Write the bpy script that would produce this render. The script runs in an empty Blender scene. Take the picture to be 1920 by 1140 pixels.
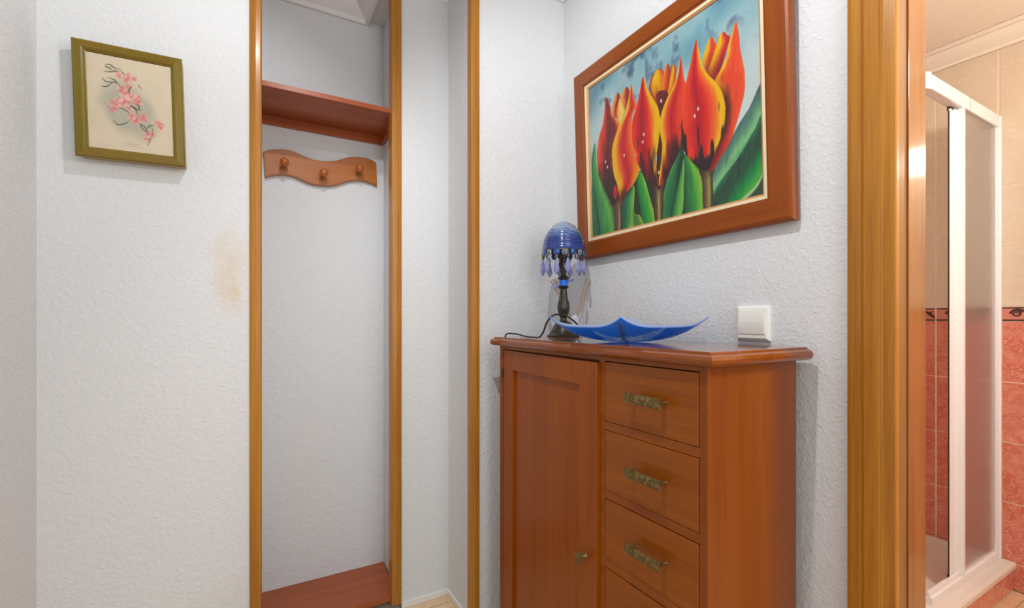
import bpy, bmesh, math, random
import numpy as np
from mathutils import Vector, Matrix
random.seed(7)
S = bpy.context.scene
COL = S.collection
PI = math.pi
H = 1.14                       # camera height

# ---------------------------------------------------------------- camera
cd = bpy.data.cameras.new('camera'); cam = bpy.data.objects.new('camera', cd); COL.objects.link(cam)
cam.location = (0, 0, H); cam.rotation_euler = (PI/2, 0, -math.radians(29.4))
cd.sensor_width = 36; cd.lens = 865/1920*36; cd.shift_y = 28/1920; cd.clip_start = .02
S.camera = cam
# ---------------------------------------------------------------- world, exposure
w = bpy.data.worlds.new('world'); S.world = w; w.use_nodes = True
w.node_tree.nodes['Background'].inputs[0].default_value = (.8, .85, 1, 1)
w.node_tree.nodes['Background'].inputs[1].default_value = .3
S.view_settings.view_transform = 'Standard'; S.view_settings.look = 'None'
S.view_settings.gamma = 1; S.view_settings.use_curve_mapping = False
S.view_settings.exposure = -0.06
# ---------------------------------------------------------------- lights
def light(name, kind, loc, energy, color=(1, 1, 1), size=.05, aim=None, **k):
    l = bpy.data.lights.new(name, kind); l.energy = energy; l.color = color
    if kind == 'AREA':
        l.shape = 'RECTANGLE'; l.size = size[0]; l.size_y = size[1]
    else: l.shadow_soft_size = size
    for a, b in k.items(): setattr(l, a, b)
    o = bpy.data.objects.new(name, l); COL.objects.link(o); o.location = loc
    if aim is not None:
        o.rotation_euler = (Vector(aim)-Vector(loc)).to_track_quat('-Z', 'Y').to_euler()
    return o
light('ceiling_spot', 'SPOT', (.12, .50, 2.44), 46, (.95, .975, 1), .018, (1.1, .9, 1.1), spot_size=2.2, spot_blend=.6)
light('ceiling_spot', 'SPOT', (.18, 1.02, 2.44), 19, (.93, .97, 1), .018, (-.35, 1.8, 1.4), spot_size=1.9, spot_blend=.7)
light('hall_area_fill', 'AREA', (.45, -1.9, 1.5), 19, (.86, .95, 1), (1.2, 1.9), (.3, 1.5, 1.3))  # added soft bluish fill behind the camera; the back wall has no window
light('hall_point_fill', 'POINT', (.30, -.75, 2.15), 14, (.88, .95, 1), .18)  # unseen point added as soft fill, lifts the ceiling and upper niche
light('bath_vanity_light', 'POINT', (2.62, -.10, 1.85), 3.6, (1, .93, .86), .05)
light('bath_ceiling_light', 'POINT', (1.52, -.22, 1.92), 38, (1, .95, .89), .10)

# ---------------------------------------------------------------- materials
def lin(c):
    return tuple((x/255/12.92 if x/255 <= .04045 else ((x/255+.055)/1.055)**2.4) for x in c)
def mat(name, rgb=(200, 200, 200), rough=.5, **k):
    m = bpy.data.materials.new(name); m.use_nodes = True
    b = m.node_tree.nodes['Principled BSDF']
    b.inputs['Base Color'].default_value = (*lin(rgb), 1); b.inputs['Roughness'].default_value = rough
    for a, v in k.items():
        b.inputs[a.replace('_', ' ')].default_value = v
    return m
def N(m, t, **k):
    n = m.node_tree.nodes.new(t)
    for a, v in k.items():
        if a in n.inputs: n.inputs[a].default_value = v
        else: setattr(n, a, v)
    return n
def L(m, a, b): m.node_tree.links.new(a, b)
def bsdf(m): return m.node_tree.nodes['Principled BSDF']
def coords(m, scale=(1, 1, 1), kind='Object'):
    t = N(m, 'ShaderNodeTexCoord'); mp = N(m, 'ShaderNodeMapping'); mp.inputs['Scale'].default_value = scale
    L(m, t.outputs[kind], mp.inputs['Vector']); return mp.outputs[0]
def ramp(m, fac, stops):
    r = N(m, 'ShaderNodeValToRGB'); e = r.color_ramp.elements
    while len(e) < len(stops): e.new(.5)
    for x, (p, c) in zip(e, stops): x.position = p; x.color = (*lin(c), 1)
    L(m, fac, r.inputs[0]); return r.outputs[0]
def bump(m, fac, strength=.3, dist=.002):
    b = N(m, 'ShaderNodeBump'); b.inputs['Strength'].default_value = strength; b.inputs['Distance'].default_value = dist
    L(m, fac, b.inputs['Height']); L(m, b.outputs[0], bsdf(m).inputs['Normal']); return b

def wood(name, light_c, dark_c, axis=2, rough=.3, coat=.3, across=38, along=1.6, contrast=(.3, .75), wave=.35):
    m = mat(name, light_c, rough, Coat_Weight=coat*.6, Coat_Roughness=.12, Specular_IOR_Level=.28)
    sc = [across]*3; sc[axis] = along
    v = coords(m, sc)
    n1 = N(m, 'ShaderNodeTexNoise', Scale=1.0, Detail=6.0, Roughness=.62, Distortion=.4); L(m, v, n1.inputs['Vector'])
    sc2 = [across*7]*3; sc2[axis] = along*6
    n2 = N(m, 'ShaderNodeTexNoise', Scale=1.0, Detail=3.0); L(m, coords(m, sc2), n2.inputs['Vector'])
    sc3 = [9]*3; sc3[axis] = .9
    n3 = N(m, 'ShaderNodeTexNoise', Scale=1.0, Detail=2.0, Distortion=1.2); L(m, coords(m, sc3), n3.inputs['Vector'])
    a = N(m, 'ShaderNodeMath', operation='MULTIPLY'); L(m, n2.outputs[0], a.inputs[0]); a.inputs[1].default_value = .25
    b = N(m, 'ShaderNodeMath', operation='MULTIPLY_ADD'); L(m, n1.outputs[0], b.inputs[0]); b.inputs[1].default_value = .5; L(m, a.outputs[0], b.inputs[2])
    c = N(m, 'ShaderNodeMath', operation='MULTIPLY_ADD'); L(m, n3.outputs[0], c.inputs[0]); c.inputs[1].default_value = wave; L(m, b.outputs[0], c.inputs[2])
    L(m, ramp(m, c.outputs[0], [(contrast[0], dark_c), (contrast[1], light_c)]), bsdf(m).inputs['Base Color'])
    bump(m, n2.outputs[0], .06, .0006)
    return m

def plaster(name, rgb, sc=70, dist=.0022, strength=.55, stain=False):
    m = mat(name, rgb, .85)
    v = coords(m)
    n = N(m, 'ShaderNodeTexNoise', Scale=float(sc), Detail=3.0, Roughness=.55, Distortion=.6); L(m, v, n.inputs['Vector'])
    n2 = N(m, 'ShaderNodeTexNoise', Scale=float(sc*2.7), Detail=2.0); L(m, v, n2.inputs['Vector'])
    r = N(m, 'ShaderNodeMapRange'); r.inputs[1].default_value = .42; r.inputs[2].default_value = .75; L(m, n.outputs[0], r.inputs[0])
    a = N(m, 'ShaderNodeMath', operation='MULTIPLY_ADD'); L(m, n2.outputs[0], a.inputs[0]); a.inputs[1].default_value = .3; L(m, r.outputs[0], a.inputs[2])
    bump(m, a.outputs[0], strength, dist)
    if stain:      # old damp stain with its own outline beside the niche
        def blob(c, s, lo, hi):
            sub = N(m, 'ShaderNodeVectorMath', operation='SUBTRACT'); L(m, v, sub.inputs[0]); sub.inputs[1].default_value = c
            mul = N(m, 'ShaderNodeVectorMath', operation='MULTIPLY'); L(m, sub.outputs[0], mul.inputs[0]); mul.inputs[1].default_value = s
            ln = N(m, 'ShaderNodeVectorMath', operation='LENGTH'); L(m, mul.outputs[0], ln.inputs[0])
            ns = N(m, 'ShaderNodeTexNoise', Scale=22.0, Detail=4.0); L(m, v, ns.inputs['Vector'])
            ad = N(m, 'ShaderNodeMath', operation='MULTIPLY_ADD'); L(m, ns.outputs[0], ad.inputs[0]); ad.inputs[1].default_value = .9; L(m, ln.outputs['Value'], ad.inputs[2])
            mr = N(m, 'ShaderNodeMapRange'); mr.interpolation_type = 'SMOOTHSTEP'
            mr.inputs[1].default_value = 1.45; mr.inputs[2].default_value = .35; mr.inputs[3].default_value = lo; mr.inputs[4].default_value = hi
            L(m, ad.outputs[0], mr.inputs[0]); return mr.outputs[0]
        s1 = blob((-.065, 1.8, 1.30), (13, 0, 5.2), 0, .5); s2 = blob((-.052, 1.8, 1.235), (26, 0, 11), 0, .6)
        mx = N(m, 'ShaderNodeMath', operation='MAXIMUM'); L(m, s1, mx.inputs[0]); L(m, s2, mx.inputs[1])
        mix = N(m, 'ShaderNodeMix', data_type='RGBA'); L(m, mx.outputs[0], mix.inputs[0])
        mix.inputs[6].default_value = (*lin(rgb), 1); mix.inputs[7].default_value = (*lin((214, 186, 140)), 1)
        L(m, mix.outputs[2], bsdf(m).inputs['Base Color'])
    return m

def tilemat(name, base, vein, sc=7., rough=.18, amount=.6):
    m = mat(name, base, rough, Coat_Weight=.3)
    g = N(m, 'ShaderNodeNewGeometry')
    n = N(m, 'ShaderNodeTexNoise', Scale=sc, Detail=4.0, Distortion=1.5); L(m, g.outputs['Position'], n.inputs['Vector'])
    v = N(m, 'ShaderNodeTexVoronoi', feature='DISTANCE_TO_EDGE', Scale=sc*2.2)
    ad = N(m, 'ShaderNodeMix', data_type='VECTOR'); ad.inputs[0].default_value = .25
    L(m, g.outputs['Position'], ad.inputs[4]); L(m, n.outputs['Color'], ad.inputs[5]); L(m, ad.outputs[1], v.inputs['Vector'])
    r = N(m, 'ShaderNodeMapRange'); r.inputs[1].default_value = .0; r.inputs[2].default_value = .07; r.inputs[3].default_value = amount; r.inputs[4].default_value = 0
    L(m, v.outputs[0], r.inputs[0])
    r2 = N(m, 'ShaderNodeMapRange'); r2.inputs[1].default_value = .45; r2.inputs[2].default_value = .75; r2.inputs[3].default_value = 0; r2.inputs[4].default_value = amount*.8
    L(m, n.outputs[0], r2.inputs[0])
    mx = N(m, 'ShaderNodeMath', operation='MAXIMUM'); L(m, r.outputs[0], mx.inputs[0]); L(m, r2.outputs[0], mx.inputs[1])
    mix = N(m, 'ShaderNodeMix', data_type='RGBA'); L(m, mx.outputs[0], mix.inputs[0])
    mix.inputs[6].default_value = (*lin(base), 1); mix.inputs[7].default_value = (*lin(vein), 1)
    L(m, mix.outputs[2], bsdf(m).inputs['Base Color'])
    return m

def vcol(name, rough=.5, dist=0, **k):
    m = mat(name, (255, 255, 255), rough, **k)
    a = N(m, 'ShaderNodeVertexColor'); a.layer_name = 'Col'; L(m, a.outputs[0], bsdf(m).inputs['Base Color'])
    if dist:
        n = N(m, 'ShaderNodeTexNoise', Scale=260.0, Detail=2.0); L(m, coords(m), n.inputs['Vector']); bump(m, n.outputs[0], .4, dist)
    return m

M = {}
M['wall'] = plaster('white_stucco', (220, 221, 222), stain=True)
M['wallr'] = plaster('white_stucco_rough', (220, 221, 222), 95, .0018, .55)
M['ceil'] = plaster('white_ceiling_plaster', (228, 224, 222), 60, .001)
M['bceil'] = plaster('bath_ceiling_plaster', (250, 236, 220), 120, .0012)
M['cornice'] = mat('white_cornice', (232, 228, 226), .6)
M['bcornice'] = mat('bath_cornice', (236, 222, 205), .6)
M['oak'] = wood('golden_oak', (186, 126, 44), (132, 76, 16), 2, .3, .2, 60, 1.8, contrast=(.28, .68))
M['oakh'] = wood('golden_oak_lintel', (192, 130, 50), (156, 92, 24), 1, .28, .35, 60, 1.8)
M['oakj'] = wood('varnished_oak_jamb', (160, 104, 44), (108, 62, 16), 2, .14, .6, 60, 1.8)
M['oakr'] = wood('oak_rebate', (158, 112, 66), (124, 84, 44), 2, .4, .1, 60, 1.8)
M['cherv'] = wood('cherry_vertical', (156, 80, 14), (120, 52, 6), 2, .34, .2, 40, 1.2)
M['cherh'] = wood('cherry_horizontal', (156, 84, 13), (112, 50, 5), 1, .34, .2, 60, 1.4, wave=.4)
M['chertop'] = wood('cherry_top', (146, 78, 24), (110, 50, 12), 1, .10, .8, 50, 1.4)
M['panel'] = wood('cherry_panel', (143, 74, 16), (112, 50, 7), 2, .34, .2, 24, 1.0)
M['shelf'] = wood('reddish_cherry', (178, 94, 50), (140, 62, 26), 0, .32, .25, 34, 1.5)
M['hookb'] = wood('honey_wood', (182, 112, 50), (166, 92, 34), 0, .3, .3, 30, 1.5)
M['knobw'] = wood('honey_wood_knob', (186, 106, 46), (158, 80, 28), 1, .15, .7, 30, 4)
M['frameh'] = wood('mahogany_frame_h', (168, 88, 30), (138, 62, 16), 1, .3, .3, 30, 1.5)
M['framev'] = wood('mahogany_frame_v', (172, 92, 32), (140, 64, 16), 2, .3, .3, 30, 1.5)
M['liner'] = mat('cream_liner', (232, 214, 178), .7)
M['lip'] = mat('gilt_wood_lip', (196, 142, 88), .5)
M['green_h'] = wood('olive_wood_h', (136, 108, 30), (102, 84, 16), 0, .35, .3, 50, 2.5)
M['green_v'] = wood('olive_wood_v', (132, 110, 30), (96, 88, 16), 2, .35, .3, 50, 2.5)
M['greenedge'] = mat('bare_wood_edge', (170, 148, 108), .6)
M['art'] = vcol('painted_canvas', .38, .0006)
M['print'] = vcol('paper_print', .6)
M['glass'] = mat('picture_glass', (255, 255, 255), .03, Transmission_Weight=1.0, IOR=1.1)
M['brass'] = mat('antique_brass', (150, 130, 84), .42, Metallic=.75)
_n = N(M['brass'], 'ShaderNodeTexNoise', Scale=70.0, Detail=2.0, Distortion=1.2); L(M['brass'], coords(M['brass']), _n.inputs['Vector'])
L(M['brass'], ramp(M['brass'], _n.outputs[0], [(.30, (96, 80, 48)), (.70, (152, 130, 80))]), bsdf(M['brass']).inputs['Base Color']); bump(M['brass'], _n.outputs[0], .4, .0010)
M['darkmetal'] = mat('dark_metal', (60, 52, 42), .4, Metallic=.8)
M['bronze'] = mat('dark_bronze', (74, 68, 60), .28, Metallic=.55)
_n = N(M['bronze'], 'ShaderNodeTexNoise', Scale=90.0, Detail=3.0); L(M['bronze'], coords(M['bronze']), _n.inputs['Vector'])
L(M['bronze'], ramp(M['bronze'], _n.outputs[0], [(.34, (50, 44, 38)), (.72, (82, 77, 70))]), bsdf(M['bronze']).inputs['Base Color']); bump(M['bronze'], _n.outputs[0], .4, .001)
M['blueband'] = mat('blue_band', (10, 110, 225), .35)
M['white'] = mat('white_plastic', (236, 234, 226), .35)
M['enamel'] = mat('white_enamel', (238, 236, 236), .25)
M['tray'] = mat('cream_acrylic', (228, 218, 208), .3)
M['seal'] = mat('black_seal', (40, 32, 28), .6)
M['black'] = mat('black_cable', (26, 25, 26), .45)
M['grout'] = mat('pale_grout', (236, 214, 190), .8)
M['skirt'] = mat('white_skirting', (232, 228, 222), .6)
M['coral'] = tilemat('coral_tile', (206, 112, 90), (234, 172, 152), 11., amount=.75)
M['beige'] = tilemat('beige_tile', (216, 196, 172), (226, 210, 190), 5., amount=.4)
M['border'] = tilemat('border_tile', (208, 126, 106), (226, 160, 140), 20.)
M['scroll'] = mat('dark_scroll', (66, 40, 36), .4)
M['floor'] = tilemat('floor_tile', (226, 196, 158), (208, 168, 122), 6., .25, .6)
M['frost'] = mat('frosted_glass', (255, 254, 254), .26, Transmission_Weight=.97, IOR=1.15)
M['clearbead'] = mat('clear_bead', (235, 238, 245), .05, Transmission_Weight=.9, IOR=1.4)
M['bluebead'] = mat('blue_bead', (30, 98, 180), .12, Transmission_Weight=.35, Coat_Weight=.6)
M['pend'] = mat('violet_crystal', (176, 180, 232), .06, Transmission_Weight=.5, IOR=1.35)
M['wire'] = mat('bead_wire', (120, 112, 108), .35, Metallic=.8)
M['reed'] = mat('reed_stick', (190, 144, 104), .7)
M['bottle'] = mat('diffuser_glass', (238, 240, 250), .12, Transmission_Weight=.25, IOR=1.3)
M['label'] = mat('diffuser_label', (205, 212, 228), .6)
M['plinth'] = mat('dark_recess', (60, 38, 28), .7)

# lamp shade: threaded blue glass, paler at the crown
m = mat('blue_shade_glass', (40, 80, 190), .18, Coat_Weight=.8, Transmission_Weight=.25)
v = coords(m); sx = N(m, 'ShaderNodeSeparateXYZ'); L(m, v, sx.inputs[0])
mr = N(m, 'ShaderNodeMapRange'); mr.inputs[1].default_value = .275; mr.inputs[2].default_value = .408; L(m, sx.outputs['Z'], mr.inputs[0])
nz = N(m, 'ShaderNodeTexNoise', Scale=30.0, Detail=3.0); mp = N(m, 'ShaderNodeMapping'); mp.inputs['Scale'].default_value = (1, 1, 6); L(m, v, mp.inputs[0]); L(m, mp.outputs[0], nz.inputs['Vector'])
ma = N(m, 'ShaderNodeMath', operation='MULTIPLY_ADD'); L(m, nz.outputs[0], ma.inputs[0]); ma.inputs[1].default_value = .5; L(m, mr.outputs[0], ma.inputs[2])
L(m, ramp(m, ma.outputs[0], [(.25, (18, 34, 104)), (.5, (34, 72, 160)), (.7, (26, 52, 138)), (.9, (92, 122, 176)), (1, (150, 170, 196))]), bsdf(m).inputs['Base Color'])
bump(m, nz.outputs[0], .5, .002)
M['shade'] = m

# ---------------------------------------------------------------- mesh helpers
class MB:
    def __init__(s): s.v = []; s.f = []; s.sm = []
    def add(s, vs, fs, smooth=False):
        o = len(s.v); s.v += [tuple(x) for x in vs]; s.f += [tuple(i+o for i in f) for f in fs]; s.sm += [smooth]*len(fs); return s
    def box(s, x0, x1, y0, y1, z0, z1, bev=0):
        bm = bmesh.new(); bmesh.ops.create_cube(bm, size=1)
        for q in bm.verts: q.co = Vector(((x0+x1)/2+q.co.x*(x1-x0), (y0+y1)/2+q.co.y*(y1-y0), (z0+z1)/2+q.co.z*(z1-z0)))
        if bev: bmesh.ops.bevel(bm, geom=bm.edges[:], offset=bev, segments=2, affect='EDGES', profile=.5)
        return s.bm(bm, False)
    def bm(s, bm, smooth=False):
        bm.verts.index_update(); s.add([q.co[:] for q in bm.verts], [[q.index for q in f.verts] for f in bm.faces], smooth); bm.free(); return s
    def lathe(s, prof, seg=32, c=(0, 0), cap=True, flute=0, fl=None):
        vs = []; n = len(prof)
        for i, (r, z) in enumerate(prof):
            for k in range(seg):
                a = 2*PI*k/seg; rr = r*(1+(flute*math.cos(a*8) if fl and fl[0] <= z <= fl[1] else 0))
                vs.append((c[0]+rr*math.cos(a), c[1]+rr*math.sin(a), z))
        fs = [(i*seg+k, i*seg+(k+1) % seg, (i+1)*seg+(k+1) % seg, (i+1)*seg+k) for i in range(n-1) for k in range(seg)]
        s.add(vs, fs, True)
        if cap:
            s.add(vs[:seg], [tuple(range(seg))[::-1]]); s.add(vs[-seg:], [tuple(range(seg))])
        return s
    def tube(s, pts, r, seg=8, closed=False):
        pts = [Vector(p) for p in pts]; n = len(pts); vs = []; up = None
        for i, p in enumerate(pts):
            a = pts[(i-1) % n] if closed or i else p; b = pts[(i+1) % n] if closed or i < n-1 else p
            t = (b-a).normalized()
            if up is None: up = t.orthogonal().normalized()
            up = (up-t*up.dot(t)).normalized(); q = t.cross(up)
            rr = r[i] if isinstance(r, (list, tuple)) else r
            vs += [p+(up*math.cos(2*PI*k/seg)+q*math.sin(2*PI*k/seg))*rr for k in range(seg)]
        m = n if closed else n-1
        fs = [(i*seg+k, i*seg+(k+1) % seg, ((i+1) % n)*seg+(k+1) % seg, ((i+1) % n)*seg+k) for i in range(m) for k in range(seg)]
        if not closed: fs += [tuple(range(seg))[::-1], tuple((n-1)*seg+k for k in range(seg))]
        return s.add(vs, fs, True)
    def prism(s, poly, h0, h1, fn):
        n = len(poly); vs = [fn(a, b, h0) for a, b in poly]+[fn(a, b, h1) for a, b in poly]
        fs = [tuple(range(n))[::-1], tuple(range(n, 2*n))]+[(i, (i+1) % n, n+(i+1) % n, n+i) for i in range(n)]
        return s.add(vs, fs)
    def build(s, name, m, parent=None, loc=None, **props):
        me = bpy.data.meshes.new(name); me.from_pydata(s.v, [], s.f); me.validate()
        if len(me.polygons) == len(s.sm): me.polygons.foreach_set('use_smooth', s.sm)
        bm = bmesh.new(); bm.from_mesh(me); bmesh.ops.remove_doubles(bm, verts=bm.verts, dist=1e-5); bmesh.ops.recalc_face_normals(bm, faces=bm.faces)
        for e in bm.edges:
            if len(e.link_faces) == 2 and e.calc_face_angle(0) > .7: e.smooth = False
        bm.to_mesh(me); bm.free()
        me.materials.append(M[m] if isinstance(m, str) else m)
        o = bpy.data.objects.new(name, me); COL.objects.link(o)
        if parent: o.parent = parent
        if loc: o.location = loc
        for a, b in props.items(): o[a] = b
        return o
def box(name, m, b, parent=None, bev=0, **p): return MB().box(*b, bev=bev).build(name, m, parent, **p)
def thing(name, label, cat, loc=(0, 0, 0), rz=0, group=None, **p):
    o = bpy.data.objects.new(name, None); COL.objects.link(o); o.location = loc; o.rotation_euler = (0, 0, rz)
    o.empty_display_size = .05; o['label'] = label; o['category'] = cat
    if group: o['group'] = group
    for a, b in p.items(): o[a] = b
    return o
def copyo(o, parent, loc=None):
    c = o.copy(); COL.objects.link(c); c.parent = parent
    if loc: c.location = loc
    return c
ST = dict(kind='structure')

# ================================================================ THE SETTING
XL, XR, YF, YP, YN = -.532, 1.09, 1.80, 1.511, 2.08     # left wall, right wall, front wall, pier, niche back
ZC = 2.50
# floor with tiles
fl = box('floor', 'grout', (-.7, 1.19, -2.1, 2.2, -.1, -.006), **ST)
def floor_tiles(parent, x0, x1, y0, y1, px, py, s=.333, skip=None):
    g = .0035; cache = {}
    i0 = math.floor((x0-px)/s); i1 = math.ceil((x1-px)/s); j0 = math.floor((y0-py)/s); j1 = math.ceil((y1-py)/s)
    for i in range(i0, i1):
        for j in range(j0, j1):
            a, b = max(px+i*s+g/2, x0), min(px+(i+1)*s-g/2, x1); c, d = max(py+j*s+g/2, y0), min(py+(j+1)*s-g/2, y1)
            if b-a < .01 or d-c < .01: continue
            if skip and skip((a+b)/2, (c+d)/2, a, b, c, d): continue
            k = (round(b-a, 4), round(d-c, 4))
            if k not in cache:
                cache[k] = MB().box(-(b-a)/2, (b-a)/2, -(d-c)/2, (d-c)/2, -.008, 0).build('tile', 'floor', parent, ((a+b)/2, (c+d)/2, 0))
            else: copyo(cache[k], parent, ((a+b)/2, (c+d)/2, 0))
floor_tiles(fl, XL, XR, -1.98, YF, .04, 1.745, skip=lambda x, y, a, b, c, d: a > .711 and c > 1.51)
box('wall_left', 'wall', (XL-.1, XL, -2.1, 2.2, 0, ZC), **ST)
wf = MB(); wf.box(XL, -.007, YF, 2.2, 0, ZC); wf.box(.513, .711, YF, 2.2, 0, ZC); wf.box(.711, XR, YP, 2.2, 0, ZC); wf.box(-.007, .513, YN, 2.2, 0, 2.545)
wf.build('wall_front', 'wall', **ST)
DY0, DY1, DZ = -.36, .417, 2.05                          # doorway into the bathroom
wr = MB(); wr.box(XR, 1.19, DY1, 2.2, 0, ZC); wr.box(XR, 1.19, -2.1, DY0, 0, ZC); wr.box(XR, 1.19, DY0, DY1, DZ, ZC)
wr.build('wall_right', 'wallr', **ST)
box('wall_back', 'wall', (XL-.1, 1.19, -2.1, -2.0, 0, ZC), **ST)
c = MB(); c.box(XL-.1, 1.19, -2.1, YF, ZC, ZC+.1); c.box(.711, 1.19, YF, 2.2, ZC, ZC+.1); c.box(-.1, .6, YF, 2.2, 2.545, ZC+.2); c.box(XL-.1, -.1, YF, 2.2, ZC, ZC+.1)
c.box(.445, .513, YF, YN, 2.447, 2.545)                  # soffit strip inside the niche
c.build('ceiling', 'ceil', **ST)

def cornice(mb, p0, p1, inward, z0, dep=.085, hgt=.075, m0=0, m1=0):
    """cove profile swept from p0 to p1 on a wall; m0/m1: +1 trims back as inside mitre, -1 runs out"""
    prof = [(0, 0), (.010, 0), (.013, .012), (.020, .016), (.034, .026), (.050, .040), (.060, .054), (.064, .060), (.076, .062), (.085, .070), (.085, .075), (0, .075)]
    prof = [(a/.085*dep, b/.075*hgt) for a, b in prof]
    p0 = Vector(p0); p1 = Vector(p1); t = (p1-p0).normalized(); n = Vector(inward)
    vs = [(*(p0+t*a*m0+n*a), z0+b) for a, b in prof]+[(*(p1-t*a*m1+n*a), z0+b) for a, b in prof]
    k = len(prof)
    mb.add(vs, [(i, (i+1) % k, k+(i+1) % k, k+i) for i in range(k)]+[tuple(range(k)), tuple(range(k, 2*k))[::-1]])
mb = MB()
cornice(mb, (-.007, YN), (.445, YN), (0, -1), 2.425, .11, .12, 0, 1); cornice(mb, (.445, YN), (.445, YF+.02), (-1, 0), 2.425, .11, .12, 1, 0)
mb.build('trim_4', 'cornice', **ST)
mb = MB()
cornice(mb, (.513, YF), (.711, YF), (0, -1), 2.447, .05, .053, 0, 1); cornice(mb, (.711, YF), (.711, YP), (-1, 0), 2.447, .05, .053, 1, 0)
mb.build('trim_5', 'cornice', **ST)
mb = MB()
cornice(mb, (.715, YP), (XR, YP), (0, -1), 2.405, .085, .095, 0, 1); cornice(mb, (XR, YP), (XR, -2.0), (-1, 0), 2.405, .085, .095, 1, 0)
mb.build('trim_6', 'cornice', **ST)
mb = MB(); cornice(mb, (XL, YF), (-.012, YF), (0, -1), 2.425, .085, .075, 1, 0); cornice(mb, (XL, -2.0), (XL, YF), (1, 0), 2.425, .085, .075, 0, 1)
mb.build('trim_7', 'cornice', **ST)

# oak trims at the openings: rounded bead strips
def bead(name, x0, x1, y0, y1, z0, z1, m='oak'):
    b = MB(); r = .006; xc = (x0+x1)/2
    prof = [(x0, y1), (x0, y0+r)]+[(x0+r-r*math.cos(a), y0+r-r*math.sin(a)) for a in (.4, .8, 1.2)]+[(x0+r, y0), (xc, y0-.0015), (x1-r, y0)]+[(x1-r+r*math.sin(a), y0+r-r*math.cos(a)) for a in (.4, .8, 1.2)]+[(x1, y0+r), (x1, y1)]
    b.prism(prof, z0, z1, lambda a, q, h: (a, q, h))
    return b.build(name, m, **ST)
bead('trim_1', -.0072, .0292, 1.788, 1.835, .0, ZC)
bead('trim_2', .4722, .5122, 1.788, 1.835, .026, ZC)
bead('trim_3', .6775, .7115, 1.497, 1.53, .0, ZC)
# thin white skirting strips
b = MB(); b.box(.5125, .711, YF-.009, YF, 0, .024, .002); b.build('baseboard_front', 'skirt', **ST)
b = MB(); b.box(.702, .711, 1.53, YF-.009, 0, .024, .002); b.build('baseboard_side', 'skirt', **ST)
b = MB(); b.box(XL, XL+.009, -1.99, YF-.01, 0, .024, .002); b.build('baseboard_left', 'skirt', **ST)
b = MB(); b.box(XL+.012, -.008, YF-.009, YF, 0, .024, .002); b.build('baseboard_niche', 'skirt', **ST)

# ---- bathroom shell
BX, BZ = 2.79, 2.37
box('floor_bathroom', 'grout', (1.19, 2.95, -1.3, 1.6, -.1, -.006), **ST)
bf = bpy.data.objects['floor_bathroom']
floor_tiles(bf, 1.195, BX-.006, -1.19, 1.40, 1.30, .31, .30, skip=lambda x, y, a, b, c, d: a > 2.02 and c > .66)
box('wall_bathroom_end', 'grout', (1.19, 2.95, 1.42, 1.52, 0, ZC), **ST)
box('wall_bathroom_near', 'bceil', (1.19, 2.95, -1.3, -1.2, 0, ZC), **ST)
box('ceiling_bathroom', 'bceil', (1.19, 2.95, -1.3, 1.6, BZ, BZ+.1), **ST)
bw = box('wall_bathroom_far', 'grout', (BX, 2.95, -1.2, 1.42, 0, BZ), **ST)
mb = MB(); cornice(mb, (BX-.004, -1.2), (BX-.004, 1.42), (-1, 0), 2.294, .075, .074)
mb.build('trim_8', 'bcornice', **ST)
ye = [round(.0717-.2089*k, 4) for k in range(6, 0, -1)]+[.0717, .2806, .4895, .6984, .9073, 1.1162, 1.3251, 1.4140]
ze_c = [.0, .1118, .3631, .6170, .8727, 1.1300]; ze_b = [1.1915, 1.4447, 1.7050, 1.9626, 2.2186, 2.292]
cache = {}
def wtile(parent, axis, a, b, z0, z1, m, pos, name='tile'):
    w = b-a-.0065; h = z1-z0-.0035; k = (axis, round(w, 3), round(h, 3), m)
    loc = (pos, (a+b)/2, (z0+z1)/2) if axis == 'x' else ((a+b)/2, pos, (z0+z1)/2)
    if k in cache: return copyo(cache[k], parent, loc)
    q = MB()
    if axis == 'x': q.box(-.004, .004, -w/2, w/2, -h/2, h/2, .0012)
    else: q.box(-w/2, w/2, -.004, .004, -h/2, h/2, .0012)
    cache[k] = q.build(name, m, parent, loc); return cache[k]
def scroll_mesh(length):
    """raised dark scroll of a border piece, local y along the wall, z up, facing -x"""
    q = MB(); zz = .0262
    def rib(pts, wd):
        for (y0, z0), (y1, z1), w0, w1 in zip(pts, pts[1:], wd, wd[1:]):
            d = Vector((y1-y0, z1-z0)); n = Vector((-d.y, d.x)).normalized() if d.length else Vector((0, 1))
            A = [(y0+n.x*w0, z0+n.y*w0), (y1+n.x*w1, z1+n.y*w1), (y1-n.x*w1, z1-n.y*w1), (y0-n.x*w0, z0-n.y*w0)]
            q.prism(A, -.0058, -.0035, lambda a, b, h: (h, a, b))
    hl = length/2
    rib([(-hl, zz), (hl, zz)], [.0026]*2); rib([(-hl, -zz), (hl, -zz)], [.0030]*2)
    for s in range(max(1, int(round(length/.1)))):
        c = -hl+.05+s*.1
        sp = [(c+.017*math.cos(a)*(1-a/13)+.004, .002+.016*math.sin(a)*(1-a/13)) for a in [x*.45 for x in range(22)]]
        rib(sp, [.0040-.0001*i for i in range(22)])
        rib([(c+.021, .004), (c+.012, .016), (c-.004, .019), (c-.022, .010), (c-.040, -.006), (c-.050, -.018)], [.0015, .0042, .005, .0045, .006, .0015])
        rib([(c-.040, -.004), (c-.030, .010), (c-.046, .014)], [.0012, .004, .001])
    return q
sc_cache = {}
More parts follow.
